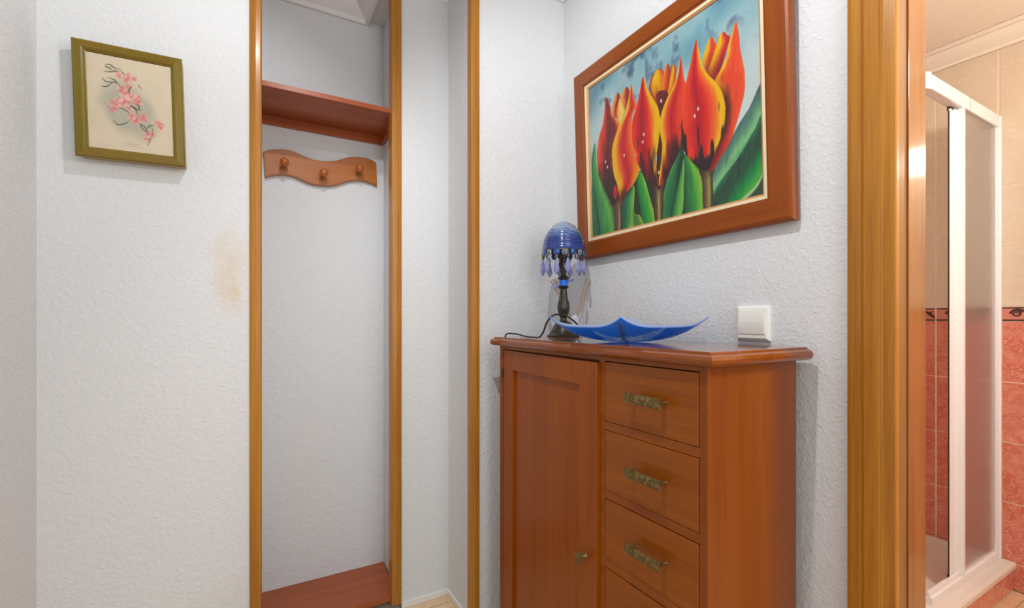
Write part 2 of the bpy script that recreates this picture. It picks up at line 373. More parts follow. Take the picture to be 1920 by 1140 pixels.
for a, b in zip(ye, ye[1:]):
    for r in list(zip(ze_c, ze_c[1:])): wtile(bw, 'x', a, b, *r, 'coral', BX+.0022, 'coral_tile')
    for r in list(zip(ze_b, ze_b[1:])): wtile(bw, 'x', a, b, *r, 'beige', BX+.0022, 'beige_tile')
    bt = wtile(bw, 'x', a, b, 1.1300, 1.1915, 'border', BX+.0022, 'border_tile')
    k = round(b-a, 3)
    if k not in sc_cache: sc_cache[k] = scroll_mesh(b-a-.006).build('scroll', 'scroll', bt)
    else: copyo(sc_cache[k], bt)
be = bpy.data.objects['wall_bathroom_end']
xe = [1.2, 1.36, 1.569, 1.778, 1.987, 2.196, 2.405, 2.614, 2.784]
for a, b in zip(xe, xe[1:]):
    for r in list(zip(ze_c, ze_c[1:])): wtile(be, 'y', a, b, *r, 'coral', 1.4222, 'coral_tile')
    for r in list(zip(ze_b, ze_b[1:])): wtile(be, 'y', a, b, *r, 'beige', 1.4222, 'beige_tile')
    wtile(be, 'y', a, b, 1.1300, 1.1915, 'border', 1.4222, 'border_tile')

# ---- door frame of the bathroom
door = thing('door_1', 'golden oak door frame of the bathroom doorway at the right edge', 'door frame', **ST)
del door['category']
def casing(y0, y1, flip=False):
    q = MB(); Wd = y1-y0
    p = [(0, 0), (0, .014), (.003, .019), (.010, .021), (.330*Wd, .021), (.350*Wd, .0185), (.372*Wd, .0185), (.392*Wd, .0215), (.69*Wd, .0215), (.71*Wd, .0175), (.735*Wd, .0175), (.755*Wd, .015), (.98*Wd, .0135), (Wd, .011), (Wd, 0)]
    p = [(y1-a, XR-b) for a, b in p] if not flip else [(y0+a, XR-b) for a, b in p]
    q.prism(p, 0, 2.13, lambda a, b, h: (b, a, h)); return q.build('casing', 'oak', door)
casing(.4095, .4925); casing(-.4375, -.3545, True)
q = MB(); q.box(XR-.020, XR, -.4375, .4925, 2.047, 2.13, .003); q.build('lintel', 'oakh', door)
q = MB(); q.box(XR-.009, 1.1310, .4129, .4175, 0, 2.05); q.build('rebate', 'oakr', door)
q = MB(); q.box(1.1310, 1.2095, .4095, .4175, 0, 2.05, .001); q.build('jamb', 'oakj', door)
q = MB(); q.box(XR-.009, 1.2095, -.3605, -.352, 0, 2.05, .001); q.build('jamb', 'oakj', door)
q = MB(); q.box(XR-.009, 1.2095, -.352, .4095, 2.04, 2.05, .001); q.build('lintel_lining', 'oakh', door)

# ================================================================ CABINET
CB = thing('cabinet', 'cherry-stained wooden cabinet with one panelled door beside a column of drawers', 'cabinet', (.7363, .5613, 0), math.radians(.828))
W_, D_, ZT = .8437, .3236, 1.0785
# top board: rim plane plus rounded moulding projecting .012
def ring_top():
    prof = [(.030, -.028), (-.004, -.028), (-.0085, -.026), (-.0115, -.021), (-.0122, -.015), (-.010, -.009), (-.005, -.0055), (-.0015, -.0045), (-.001, -.001), (.001, 0)]
    def loop(o, z): return [(o, o, z), (D_-o*.2+.004, o, z), (D_-o*.2+.004, W_-o, z), (o, W_-o, z)]
    q = MB(); vs = []
    for o, z in prof: vs += loop(o, ZT+z)
    n = len(prof); fs = [(i*4+k, i*4+(k+1) % 4, (i+1)*4+(k+1) % 4, (i+1)*4+k) for i in range(n-1) for k in range(4)]
    fs += [tuple((n-1)*4+k for k in range(4)), (3, 2, 1, 0)]
    return q.add(vs, fs)
ring_top().build('top', 'chertop', CB)
BXF, BXB = .008, .308          # body front and back
b = MB(); b.box(BXF, BXB, .0121, .030, .0, ZT-.028, .001); b.build('side_panel', 'panel', CB)
b = MB(); b.box(BXF, BXB, .802, .8215, .0, ZT-.028, .001); b.build('side_panel', 'panel', CB)
b = MB(); b.box(BXB-.006, BXB, .030, .802, .05, ZT-.028); b.build('back_panel', 'panel', CB)
tops = [1.0372, .8728, .7075, .5425, .3775, .2125]
b = MB()
b.box(BXF+.0008, .028, .030, .802, 1.0395, ZT-.0285)      # top rail
b.box(BXF+.0008, .028, .030, .802, .0, .068)
b.box(BXF+.0008, .028, .298, .3175, .068, 1.0395)         # middle stile
for t in tops[:-1]: b.box(BXF+.0012, .028, .030, .298, t-.1425-.0205, t-.1432)
b.box(.026, .030, .03, .80, .06, 1.04)
b.build('face_frame', 'cherh', CB)
# handle, built once
def handle_mesh():
    q = MB(); hw, hh = .0505, .0112
    q.box(-.0285, -.0262, -hw, hw, -hh, hh, .0006)
    q.box(-.0292, -.0285, -hw+.004, -hw+.0055, -hh+.002, hh-.002); q.box(-.0292, -.0285, hw-.0055, hw-.004, -hh+.002, hh-.002)
    q.tube([(-.029, .0065*math.cos(a), .0052*math.sin(a)) for a in [2*PI*k/16 for k in range(16)]], .0009, 6, True)
    for s in (-1, 1):      # leaf scrolls in relief either side of the ring
        q.tube([(-.0288, s*(.010+.028*t), .006*math.sin(7*t)) for t in [k/14 for k in range(15)]], .0009, 5)
        q.tube([(-.0288, s*(.012+.024*t), -.0055*math.sin(6*t+.6)) for t in [k/14 for k in range(15)]], .0007, 5)
        q.add(*post(s*.041), False)
    return q
def post(y):
    vs = []; pr = [(.000, .0055), (-.004, .0040), (-.012, .0040), (-.020, .0062), (-.0262, .0085)]
    for x, r in pr: vs += [(x, y+r*math.cos(2*PI*k/10), .62*r*math.sin(2*PI*k/10)) for k in range(10)]
    return vs, [(i*10+k, i*10+(k+1) % 10, (i+1)*10+(k+1) % 10, (i+1)*10+k) for i in range(4) for k in range(10)]
d0 = None
for i, t in enumerate(tops):
    loc = (BXF, .16355, t-.0711)
    if d0 is None:
        q = MB(); q.box(-.0004, .016, -.1322, .1322, -.0709, .0709, .0012)
        d0 = q.build('drawer', 'cherh', CB, loc); hd = handle_mesh().build('handle', 'brass', d0, (0, -.0105, .0015), label='antique brass plate handle with embossed leaves')
    else:
        d = copyo(d0, CB, loc); copyo(hd, d)
# door, hinged at the far left and standing very slightly ajar at its top right
DW = .8007-.3205; ZD0, ZD1 = .072, 1.0372
dq = MB()
def ring(q, y0, y1, z0, z1, w0, x0, x1):
    q.box(x0, x1, y0, y0+w0, z0, z1, .0015); q.box(x0, x1, y1-w0, y1, z0, z1, .0015)
dr = MB(); st = .068
dr.box(0, .018, -DW, -DW+st, ZD0, ZD1, .0015); dr.box(0, .018, -st+.008, 0, ZD0, ZD1, .0015)
dr.box(.0006, .0175, -DW+st, -st+.008, ZD1-.062, ZD1-.0008); dr.box(.0006, .0175, -DW+st, -st+.008, ZD0, ZD0+.062)
dr.box(.010, .0155, -DW+st-.005, -st+.013, ZD0+.055, ZD1-.055)
do = dr.build('door', 'cherv', CB, (BXF-.001, .8010, 0)); do.rotation_euler = (math.radians(.35), 0, math.radians(-1.1))
k = MB(); k.tube([(-.022, 0, 0), (-.006, 0, 0), (0, 0, 0)], [.0045, .0045, .008], 12); k.box(-.0265, -.021, -.011, .011, -.0145, .0145, .003)
k.build('knob', 'brass', do, (0, -DW+.040, .5480), label='small antique brass knob')
h = MB(); h.tube([(-.001, .004, .945), (-.001, .004, .975)], .0035, 8); h.build('hinge', 'darkmetal', do)

# ================================================================ NICHE: shelves, hook rail
SH = thing('wall_shelf', 'reddish cherry shelf high in the niche, seen from below with its rear rail', 'shelf')
box('board', 'shelf', (-.004, .5065, 1.812, YN-.001, 1.9483, 1.9667), SH, .001)
box('back_rail', 'shelf', (-.004, .5065, 2.065, YN-.001, 1.9130, 1.9481), SH, .001)
q = MB(); q.prism([(1.838, 1.9481), (2.0645, 1.9481), (2.0645, 1.9130), (1.850, 1.9130), (1.838, 1.925)], .494, .5065, lambda a, b, h: (h, a, b)); q.build('side_rail', 'shelf', SH)
q = MB(); q.prism([(1.838, 1.9481), (2.0645, 1.9481), (2.0645, 1.9130), (1.850, 1.9130), (1.838, 1.925)], -.004, .0085, lambda a, b, h: (h, a, b)); q.build('side_rail', 'shelf', SH)
box('bracket_clip', 'enamel', (.5068, .5122, 1.830, 1.842, 1.925, 1.947), SH)
BN = thing('low_shelf', 'reddish cherry low bench shelf just above the floor of the niche', 'shelf')
q = MB(); q.prism([(-.004, 1.803), (.470, 1.803), (.484, 1.812), (.494, 1.865), (.5125, 2.079), (-.004, 2.079)], .037, .055, lambda a, b, h: (a, b, h)); q.build('board', 'shelf', BN)
box('support', 'plinth', (.40, .415, 1.86, 2.07, 0, .037), BN); box('support', 'plinth', (.02, .035, 1.86, 2.07, 0, .037), BN)

HR = thing('coat_rack', 'wavy honey-coloured wooden coat rack with three round pegs in the niche', 'coat rack', (0, 2.06, 0))
top = [[0.0395, 1.7992],[0.0634, 1.8106],[0.0966, 1.8189],[0.1278, 1.8207],[0.1569, 1.8157],[0.1891, 1.8052],[0.2219, 1.7974],[0.2496, 1.7976],[0.2778, 1.8009],[0.3063, 1.8078],[0.3353, 1.8212],[0.3646, 1.834],[0.3945, 1.8398],[0.4247, 1.8418],[0.4555, 1.837],[0.4757, 1.8278]]
bot = [[0.0458, 1.6993],[0.071, 1.7103],[0.1018, 1.7179],[0.1278, 1.7195],[0.1569, 1.7146],[0.1891, 1.7032],[0.2219, 1.6961],[0.2496, 1.6956],[0.2778, 1.6981],[0.3063, 1.7052],[0.3353, 1.7185],[0.3646, 1.7314],[0.3945, 1.738],[0.4247, 1.7393],[0.4555, 1.7343],[0.4804, 1.7268]]
def cr(pts, n=5, closed=False):
    P = [Vector(p) for p in pts]; m = len(P); out = []
    for i in range(m if closed else m-1):
        p = [P[(i+j) % m] if closed else P[min(max(i+j, 0), m-1)] for j in (-1, 0, 1, 2)]
        for k in range(n):
            t = k/n; out.append(.5*((2*p[1])+(p[2]-p[0])*t+(2*p[0]-5*p[1]+4*p[2]-p[3])*t*t+(-p[0]+3*p[1]-3*p[2]+p[3])*t**3))
    if not closed: out.append(P[-1])
    return out
tt = cr(top, 3); bb = cr(bot, 3); n = len(tt)
bm = bmesh.new(); F = []
for y in (0, .0185):
    F.append([[bm.verts.new((p.x, y, p.y)) for p in tt], [bm.verts.new((p.x, y, p.y)) for p in bb]])
for i in range(n-1):
    bm.faces.new((F[0][0][i], F[0][1][i], F[0][1][i+1], F[0][0][i+1])); bm.faces.new((F[1][0][i+1], F[1][1][i+1], F[1][1][i], F[1][0][i]))
    for s in (0, 1): bm.faces.new((F[0][s][i], F[0][s][i+1], F[1][s][i+1], F[1][s][i]))
for i in (0, n-1): bm.faces.new((F[0][0][i], F[1][0][i], F[1][1][i], F[0][1][i]))
bmesh.ops.recalc_face_normals(bm, faces=bm.faces)
es = [e for e in bm.edges if e.calc_face_angle(0) > 1 and all(abs(v.co.y) < 1e-6 for v in e.verts)]
bmesh.ops.bevel(bm, geom=es, offset=.0025, segments=2, affect='EDGES')
MB().bm(bm).build('board', 'hookb', HR)
pg = MB(); prof = [(.0085, 0), (.0075, .008), (.0075, .018), (.010, .023), (.0145, .028), (.0165, .034), (.0168, .041), (.0150, .047), (.0110, .0515), (.005, .054), (.001, .0545)]
vs = []
for r, y in prof: vs += [(r*math.cos(2*PI*k/28), -y, r*math.sin(2*PI*k/28)) for k in range(28)]
pg.add(vs, [(i*28+k, i*28+(k+1) % 28, (i+1)*28+(k+1) % 28, (i+1)*28+k) for i in range(len(prof)-1) for k in range(28)], True)
p0 = pg.build('peg', 'knobw', HR, (.1112, -.0005, 1.758)); copyo(p0, HR, (.2560, -.0005, 1.7385)); copyo(p0, HR, (.3985, -.0005, 1.779))

# ================================================================ PICTURES
def raster(w, h, bg): return np.zeros((h, w, 3))+np.array(bg)
def inpoly(P, X, Y):
    m = np.zeros(X.shape, bool); n = len(P); j = n-1
    for i in range(n):
        xi, yi = P[i]; xj, yj = P[j]
        if yi != yj: m ^= ((yi > Y) != (yj > Y)) & (X < (xj-xi)*(Y-yi)/(yj-yi)+xi)
        j = i
    return m
def grad(t, stops):
    xs = [s[0] for s in stops]; return np.stack([np.interp(t, xs, [s[1][c] for s in stops]) for c in range(3)], -1)
def vnoise(shape, cells, seed):
    r = np.random.RandomState(seed).rand(cells[1]+2, cells[0]+2); h, w = shape
    y = np.linspace(0, cells[1], h); x = np.linspace(0, cells[0], w); yi = y.astype(int); xi = x.astype(int)
    fy = (y-yi)[:, None]; fx = (x-xi)[None, :]; fy = fy*fy*(3-2*fy); fx = fx*fx*(3-2*fx)
    a = r[yi][:, xi]; b_ = r[yi][:, xi+1]; c_ = r[yi+1][:, xi]; d_ = r[yi+1][:, xi+1]
    return (a*(1-fx)+b_*fx)*(1-fy)+(c_*(1-fx)+d_*fx)*fy
def canvas(name, img, w, h, m, parent, gain=.8):
    """flat painted sheet, local x right, z up, facing -y; one coloured vertex per brush sample"""
    H_, W_2, _ = img.shape
    xs = np.linspace(0, w, W_2); zs = np.linspace(0, h, H_)
    V = np.zeros((H_*W_2, 3), np.float32); V[:, 0] = np.tile(xs, H_); V[:, 2] = np.repeat(zs, W_2)
    i = np.arange((H_-1)*(W_2-1)); r = i//(W_2-1); c_ = i % (W_2-1); a = r*W_2+c_
    Fq = np.stack([a, a+1, a+1+W_2, a+W_2], 1).astype(np.int32)
    me = bpy.data.meshes.new(name); me.vertices.add(len(V)); me.vertices.foreach_set('co', V.ravel())
    me.loops.add(Fq.size); me.loops.foreach_set('vertex_index', Fq.ravel())
    me.polygons.add(len(Fq)); me.polygons.foreach_set('loop_start', np.arange(0, Fq.size, 4, dtype=np.int32)); me.polygons.foreach_set('loop_total', np.full(len(Fq), 4, np.int32))
    me.update(calc_edges=True); me.validate()
    at = me.color_attributes.new('Col', 'FLOAT_COLOR', 'POINT')
    g = np.clip(img/255, 0, 1).reshape(-1, 3); g = np.where(g <= .04045, g/12.92, ((g+.055)/1.055)**2.4)*gain
    at.data.foreach_set('color', np.concatenate([g, np.ones((len(g), 1))], 1).astype(np.float32).ravel())
    me.materials.append(M[m]); o = bpy.data.objects.new(name, me); COL.objects.link(o); o.parent = parent; return o
def blur(img, n=1):
    for _ in range(n):
        p = np.pad(img, ((1, 1), (1, 1), (0, 0)), 'edge'); img = (p[:-2, 1:-1]+p[2:, 1:-1]+p[1:-1, :-2]+p[1:-1, 2:]+2*p[1:-1, 1:-1])/6
    return img
def framed(parent, w, h, fw, depth, mh, mv, prof, yb=0):
    """mitred frame: prof = [(inset, height above back)], 4 bars, local x right, z up, front = -y"""
    for side in range(4):
        q = MB(); n = len(prof); vs = []
        for e in (0, 1):
            for o_, hh in prof:
                if side == 0: p = (o_ if e == 0 else w-o_, o_)
                if side == 1: p = (w-o_, o_ if e == 0 else h-o_)
                if side == 2: p = (w-o_ if e == 0 else o_, h-o_)
                if side == 3: p = (o_, h-o_ if e == 0 else o_)
                vs.append((p[0], -hh, p[1]))
        q.add(vs, [(i, (i+1) % n, n+(i+1) % n, n+i) for i in range(n)]+[tuple(range(n)), tuple(range(n, 2*n))])
        q.build('frame_bar', mh if side in (0, 2) else mv, parent)

# --- tulip painting
ART={
 'leafA':[(42,622),(47,502),(61,423),(93,333),(133,242),(172,163),(182,113),(182,0),(4,4),(8,400),(12,535)],
 'leafA2':[(6,350),(34,291),(54,134),(66,2),(4,1)],
 'dark1':[(277,210),(375,324),(442,227),(473,118),(469,-2),(231,1),(242,164)],
 'leafB':[(332,248),(325,114),(308,3),(237,0),(239,89),(253,179),(288,216)],
 'leafC':[(375,320),(404,261),(435,146),(461,52),(460,0),(386,0),(369,102),(352,242),(356,290)],
 'bud':[(332,76),(363,63),(382,27),(386,0),(311,1),(317,107),(325,123)],
 'leafD':[(628,367),(643,263),(630,0),(507,-4),(512,109),(545,220),(585,300)],
 'leafE':[(638,315),(705,228),(734,158),(734,1),(620,1)],
 'leafD2':[(638,300),(640,190),(622,-4),(560,-4),(575,90),(605,180)],
 'leafF':[(1001,505),(1006,392),(1002,393),(1002,351),(932,252),(882,191),(820,120),(783,62),(781,143),(810,227),(868,305),(911,367),(952,418)],
 'leafG':[(1003,346),(1000,-4),(779,1),(783,62),(820,120),(882,186),(932,252),(973,313)],
 'leafGp':[(1002,122),(994,98),(963,48),(903,2),(931,3),(974,40),(1002,96)],
 'leafGd':[(1002,100),(974,40),(917,0),(1000,-4)],
 'f1b1':[(189,784),(205,828),(230,861),(250,825),(239,807),(227,766),(219,704),(191,740)],
 'f1b2':[(245,804),(263,841),(294,862),(317,829),(316,804),(299,758),(281,725),(272,763),(256,794)],
 'f1y':[(233,791),(250,799),(272,763),(280,721),(263,683),(240,665),(221,693),(220,750)],
 'f1L':[(149,871),(164,830),(178,794),(185,748),(213,697),(240,656),(239,610),(220,571),(207,519),(193,448),(192,411),(207,335),(220,283),(224,249),(215,209),(190,173),(167,179),(127,258),(93,333),(64,417),(55,505),(59,568),(78,650),(112,724),(127,795),(134,840)],
 'f1R':[(333,861),(340,792),(361,718),(339,684),(330,643),(328,553),(334,492),(352,417),(357,398),(373,338),(354,291),(321,252),(277,219),(259,196),(237,184),(220,193),(218,227),(211,286),(190,350),(180,415),(177,489),(181,539),(204,596),(240,656),(275,696),(299,754),(317,818)],
 'f1d':[(194,294),(211,267),(210,229),(191,201),(180,228),(179,272)],
 'f1s':[(156,202),(265,204),(241,145),(234,1),(182,0),(182,113),(166,165)],
 'f2b1':[(445,775),(472,834),(509,849),(539,810),(542,756),(532,657),(516,599),(475,685)],
 'f2b2':[(533,787),(559,848),(574,803),(562,719),(532,631),(517,612)],
 'f2b3':[(568,781),(592,825),(609,790),(596,701),(553,633),(516,586)],
 'f2g':[(491,717),(561,681),(542,482),(528,409),(505,193),(480,214),(492,504),(509,576)],
 'f2L':[(411,861),(425,818),(438,767),(475,693),(501,628),(509,561),(507,519),(496,439),(480,369),(477,366),(479,331),(484,261),(487,200),(470,201),(442,227),(404,279),(376,333),(352,391),(353,426),(329,499),(326,577),(333,642),(356,699),(378,755),(395,821)],
 'f2R':[(636,840),(649,723),(661,666),(653,534),(640,389),(606,327),(549,244),(498,195),(492,224),(506,312),(518,413),(506,497),(511,575),(546,650),(589,705),(617,766)],
 'f2s':[(403,307),(478,268),(556,248),(522,174),(507,-7),(463,-4),(449,197)],
 'f3b1':[(748,766),(769,820),(790,844),(806,816),(814,787),(804,761),(790,713),(779,653),(748,733)],
 'f3b2':[(814,783),(828,820),(846,834),(862,811),(877,788),(865,751),(851,704),(824,647),(805,611),(770,672),(790,727)],
 'f3L':[(720,875),(731,805),(744,735),(770,672),(805,615),(831,560),(843,513),(848,469),(848,455),(844,402),(835,356),(811,300),(787,244),(768,204),(745,193),(693,245),(649,316),(630,374),(624,447),(634,523),(647,637),(664,702),(686,774),(702,832)],
 'f3R':[(903,845),(915,772),(918,709),(929,632),(935,575),(932,498),(916,436),(907,404),(885,338),(859,281),(823,236),(791,191),(777,182),(768,213),(811,291),(839,354),(845,424),(843,517),(826,572),(803,619),(828,654),(860,708),(870,757),(888,808)],
 'f3s':[(716,203),(731,207),(786,188),(783,170),(777,2),(735,1),(731,140)],
 'drops':[(267,454),(405,525),(397,484),(518,664),(124,467),(138,428),(494,272),(719,522),(701,493)],
}
def paint_tulips(Wn=560, Hn=466):
    U, Vv = np.meshgrid(np.linspace(0, 1000, Wn), np.linspace(0, 1000, Hn)); sh = U.shape
    n1 = vnoise(sh, (7, 6), 1); n2 = vnoise(sh, (18, 13), 2); n3 = vnoise(sh, (60, 10), 3); n4 = vnoise(sh, (200, 14), 4); n5 = vnoise(sh, (44, 30), 5); n6 = vnoise(sh, (90, 60), 6)
    n2 = np.clip(n2*.6+n5*.28+n6*.12, 0, 1)
    sky = grad(np.clip(.25+n1*.5+n2*.25+(560-np.abs(U-380))/2600-(Vv-720)/1400, 0, 1), [(0, (62, 92, 122)), (.3, (98, 152, 172)), (.55, (140, 184, 192)), (.78, (178, 202, 202)), (1, (206, 216, 210))])
    dk = np.clip((n2-.58)*3.4, 0, 1)*np.clip((Vv-650)/200, 0, 1)+np.clip((150-U)/260, 0, 1)*np.clip((Vv-760)/160, 0, 1)*.8
    dk = np.clip(dk, 0, .85)[..., None]; img = sky*(1-dk)+np.array((66, 92, 124))*dk
    st = np.clip((U-820)/180, 0, 1)[..., None]*.45; img = img*(1-st)+np.array((206, 218, 216))*st
    low = np.clip((330-Vv)/60, 0, 1)[..., None]*np.clip((950-U)/200, 0, 1)[..., None]; img = img*(1-low)+np.array((34, 62, 44))*low
    def fill(key, stops, base=None, b0=.0, b1=.35, tipc=None, tip0=.8, streak=.0, skew=0, hor=None):
        P = np.array([tuple(p) for p in cr(ART[key], 4, True)]); m = inpoly(P, U, Vv)
        if not m.any(): return
        Us = U-skew*(Vv)
        big = np.where(m, Us, 1e9).min(1); sml = np.where(m, Us, -1e9).max(1)
        t = np.clip((Us-big[:, None])/np.maximum(sml-big, 4)[:, None], 0, 1)
        if hor is not None: t = np.clip((U*hor[0]+Vv*hor[1]-hor[2])/hor[3], 0, 1)
        t = np.clip(t+(n3-.5)*streak, 0, 1)
        c_ = grad(t, stops); y0, y1 = Vv[m].min(), Vv[m].max(); s = (Vv-y0)/(y1-y0)
        if base is not None:
            k = np.clip((b1-s+(n4-.5)*.22+(n3-.5)*.22)/(b1-b0+1e-6), 0, 1)[..., None]; k = k*k*(3-2*k); c_ = c_*(1-k)+np.array(base)*k
        if tipc is not None:
            k = np.clip((s-tip0)/(1-tip0), 0, 1)[..., None]*.8; c_ = c_*(1-k)+np.array(tipc)*k
        img[m] = (c_+((n4-.5)*16)[..., None])[m]
    G0, G1, G2, GY = (34, 66, 48), (40, 128, 66), (84, 172, 70), (168, 196, 60)
    R, RD, RO, OR, YE, MA, DK = (200, 34, 32), (146, 24, 32), (224, 62, 34), (236, 132, 36), (240, 184, 10), (104, 34, 38), (54, 34, 34)
    fill('leafF', [(0, (70, 100, 108)), (.45, (84, 136, 112)), (.8, (132, 190, 130)), (1, (96, 176, 112))], hor=(.79, -.61, 488, 92), streak=.25)
    fill('leafG', [(0, (44, 110, 72)), (.10, (42, 74, 58)), (.36, (40, 84, 58)), (.56, (22, 138, 70)), (.76, (64, 170, 62)), (1, (60, 150, 66))], hor=(.79, -.61, 580, 185), streak=.10)
    fill('leafGd', [(0, (52, 82, 62)), (1, (50, 76, 58))]); fill('leafGp', [(0, (130, 186, 104)), (.5, (176, 206, 146)), (1, (150, 190, 120))])
    fill('leafE', [(0, G0), (.3, (38, 110, 62)), (.6, (56, 152, 66)), (.85, (132, 190, 58)), (1, (84, 160, 60))], streak=.1)
    fill('leafD', [(0, (90, 160, 96)), (.12, (46, 134, 76)), (.42, (40, 110, 66)), (.62, G0), (1, G0)], streak=.1)
    fill('leafD2', [(0, G0), (.2, (50, 130, 66)), (.6, (98, 180, 84)), (.85, (128, 190, 70)), (1, (60, 130, 60))], streak=.1)
    fill('dark1', [(0, (40, 66, 44)), (1, (34, 58, 44))])
    fill('leafC', [(0, (30, 96, 54)), (.3, (32, 146, 66)), (.7, (72, 170, 56)), (.93, (150, 200, 60)), (1, (110, 160, 50))], streak=.1)
    fill('leafB', [(0, (34, 84, 64)), (.3, (40, 110, 76)), (.6, (62, 150, 74)), (.88, (128, 186, 66)), (1, (170, 200, 74))], streak=.1)
    fill('bud', [(0, (146, 188, 66)), (.3, (64, 120, 60)), (.7, (86, 140, 66)), (.92, (166, 190, 70)), (1, (130, 160, 60))])
    fill('leafA', [(0, (38, 110, 66)), (.25, (46, 124, 72)), (.55, (60, 150, 72)), (.85, (104, 178, 76)), (1, (60, 120, 54))], streak=.15)
    fill('leafA2', [(0, (40, 124, 74)), (.6, (38, 110, 72)), (.92, (40, 66, 58)), (1, (44, 70, 60))])
    for key, P_ in (('g3', [(770, 640), (850, 600), (862, 420), (835, 300), (780, 190), (700, 240), (760, 500)]), ('g2', [(480, 560), (530, 560), (530, 300), (512, 196), (468, 205), (485, 350)]), ('g1', [(190, 560), (230, 640), (230, 300), (230, 190), (180, 200)])):
        img[inpoly(P_, U, Vv)] = DK
    # tulip 1
    fill('f1s', [(0, (84, 58, 54)), (.45, (110, 80, 64)), (.68, (168, 150, 84)), (.85, (110, 84, 60)), (1, (70, 46, 44))], base=None, tipc=(86, 50, 50), tip0=.5)
    fill('f1b1', [(0, OR), (.35, OR), (.6, RD), (1, (170, 60, 40))], base=(196, 52, 34), b1=.5)
    fill('f1b2', [(0, (236, 170, 60)), (.3, (236, 140, 60)), (.62, (160, 50, 52)), (1, (150, 40, 44))], base=(190, 66, 40), b1=.4)
    fill('f1y', [(0, (238, 120, 50)), (.3, (240, 196, 96)), (.7, (240, 206, 110)), (1, (226, 170, 70))])
    fill('f1L', [(0, (226, 92, 52)), (.22, (208, 50, 38)), (.5, MA), (.72, (120, 34, 34)), (.88, (190, 50, 34)), (1, (238, 130, 44))], base=DK, b0=.1, b1=.62, tipc=(122, 24, 32), tip0=.85, streak=.14)
    fill('f1R', [(0, YE), (.17, (244, 176, 24)), (.32, (232, 96, 44)), (.52, (194, 26, 42)), (.75, (226, 62, 40)), (1, (238, 130, 40))], base=None, streak=.06)
    P = np.array([tuple(p) for p in cr(ART['f1R'], 4, True)]); mm = inpoly(P, U, Vv)
    k = np.clip((U-300)/50, 0, 1)*np.clip((430-Vv)/160, 0, 1)*np.clip((Vv-215)/40, 0, 1); k = np.where(mm, k, 0)[..., None]; img[:] = img*(1-k*.9)+np.array(YE)*k*.9
    k = np.clip((300-Vv+(n4-.5)*60+(n3-.5)*60-np.abs(U-250)*.9)/80, 0, 1); k = np.where(mm, k, 0)[..., None]; img[:] = img*(1-k)+np.array((92, 40, 42))*k
    fill('f1d', [(0, (150, 30, 40)), (.5, (214, 34, 48)), (1, (150, 30, 40))])
    # tulip 2
    fill('f2s', [(0, (66, 46, 44)), (.35, (108, 84, 66)), (.55, (176, 176, 74)), (.75, (120, 84, 62)), (1, (60, 42, 40))], tipc=(74, 42, 42), tip0=.35)
    fill('f2b1', [(0, (170, 44, 44)), (.25, (238, 190, 20)), (.6, YE), (.85, (228, 110, 40)), (1, (180, 50, 40))], base=(140, 36, 40), b1=.8)
    fill('f2b3', [(0, (150, 40, 40)), (.45, YE), (.7, (232, 140, 36)), (1, (170, 40, 40))], base=(130, 34, 38), b1=.6)
    fill('f2b2', [(0, (236, 150, 40)), (.5, (226, 84, 44)), (1, (170, 36, 44))], base=(150, 40, 44), b1=.6)
    fill('f2g', [(0, DK), (.5, (84, 30, 34)), (1, DK)], tipc=(130, 40, 46), tip0=.7)
    fill('f2L', [(0, (232, 60, 38)), (.2, (216, 32, 38)), (.36, (160, 24, 36)), (.5, (208, 30, 34)), (.70, (236, 84, 34)), (.85, YE), (1, YE)], base=None, streak=.05)
    P = np.array([tuple(p) for p in cr(ART['f2L'], 4, True)]); mm = inpoly(P, U, Vv)
    k = np.clip((450-Vv+(n3-.5)*260+(n4-.5)*60-np.clip(U-440, 0, 99)*1.0)/130, 0, 1); k = np.where(mm, k, 0)[..., None]; img[:] = img*(1-k)+np.array((78, 38, 40))*k
    fill('f2R', [(0, YE), (.12, (240, 170, 34)), (.24, (228, 84, 44)), (.45, (190, 30, 38)), (.7, (226, 56, 38)), (1, (236, 88, 44))], base=None, streak=.05)
    P = np.array([tuple(p) for p in cr(ART['f2R'], 4, True)]); mm = inpoly(P, U, Vv)
    k = np.clip((390-Vv+(n3-.5)*110+np.clip(U-520, -20, 60))/110, 0, 1)*np.clip((U-505)/20, 0, 1); k = np.where(mm, k, 0)[..., None]; img[:] = img*(1-k)+np.array((62, 34, 34))*k
    # tulip 3
    fill('f3s', [(0, (74, 48, 44)), (.35, (122, 88, 78)), (.62, (168, 164, 66)), (.8, (110, 104, 62)), (1, (58, 44, 40))], tipc=(56, 36, 36), tip0=.7)
    fill('f3b1', [(0, YE), (.35, (242, 178, 40)), (.6, (220, 66, 40)), (1, (228, 80, 44))], base=(150, 34, 44), b1=.75)
    fill('f3b2', [(0, YE), (.3, YE), (.55, (230, 96, 40)), (.8, (186, 36, 44)), (1, (214, 50, 44))], base=(136, 30, 38), b1=.75)
    fill('f3R', [(0, YE), (.14, (242, 176, 30)), (.24, (234, 96, 36)), (.55, (232, 70, 38)), (1, (236, 84, 46))], base=None, streak=.03)
    P = np.array([tuple(p) for p in cr(ART['f3R'], 4, True)]); mm = inpoly(P, U, Vv)
    k = np.clip((585-Vv)/70, 0, 1)*np.clip((1.5-(U-np.interp(Vv, [180, 244, 300, 356, 410, 460, 513], [750, 787, 811, 835, 845, 849, 842]))/24), 0, 1); k = np.where(mm, k, 0)[..., None]; img[:] = img*(1-k)+np.array((58, 34, 32))*k
    k = np.clip((660-Vv)/100, 0, 1)*np.clip((1-(U-830)/50), 0, 1)*.6; k = np.where(mm, k, 0)[..., None]; img[:] = img*(1-k)+np.array((168, 24, 34))*k
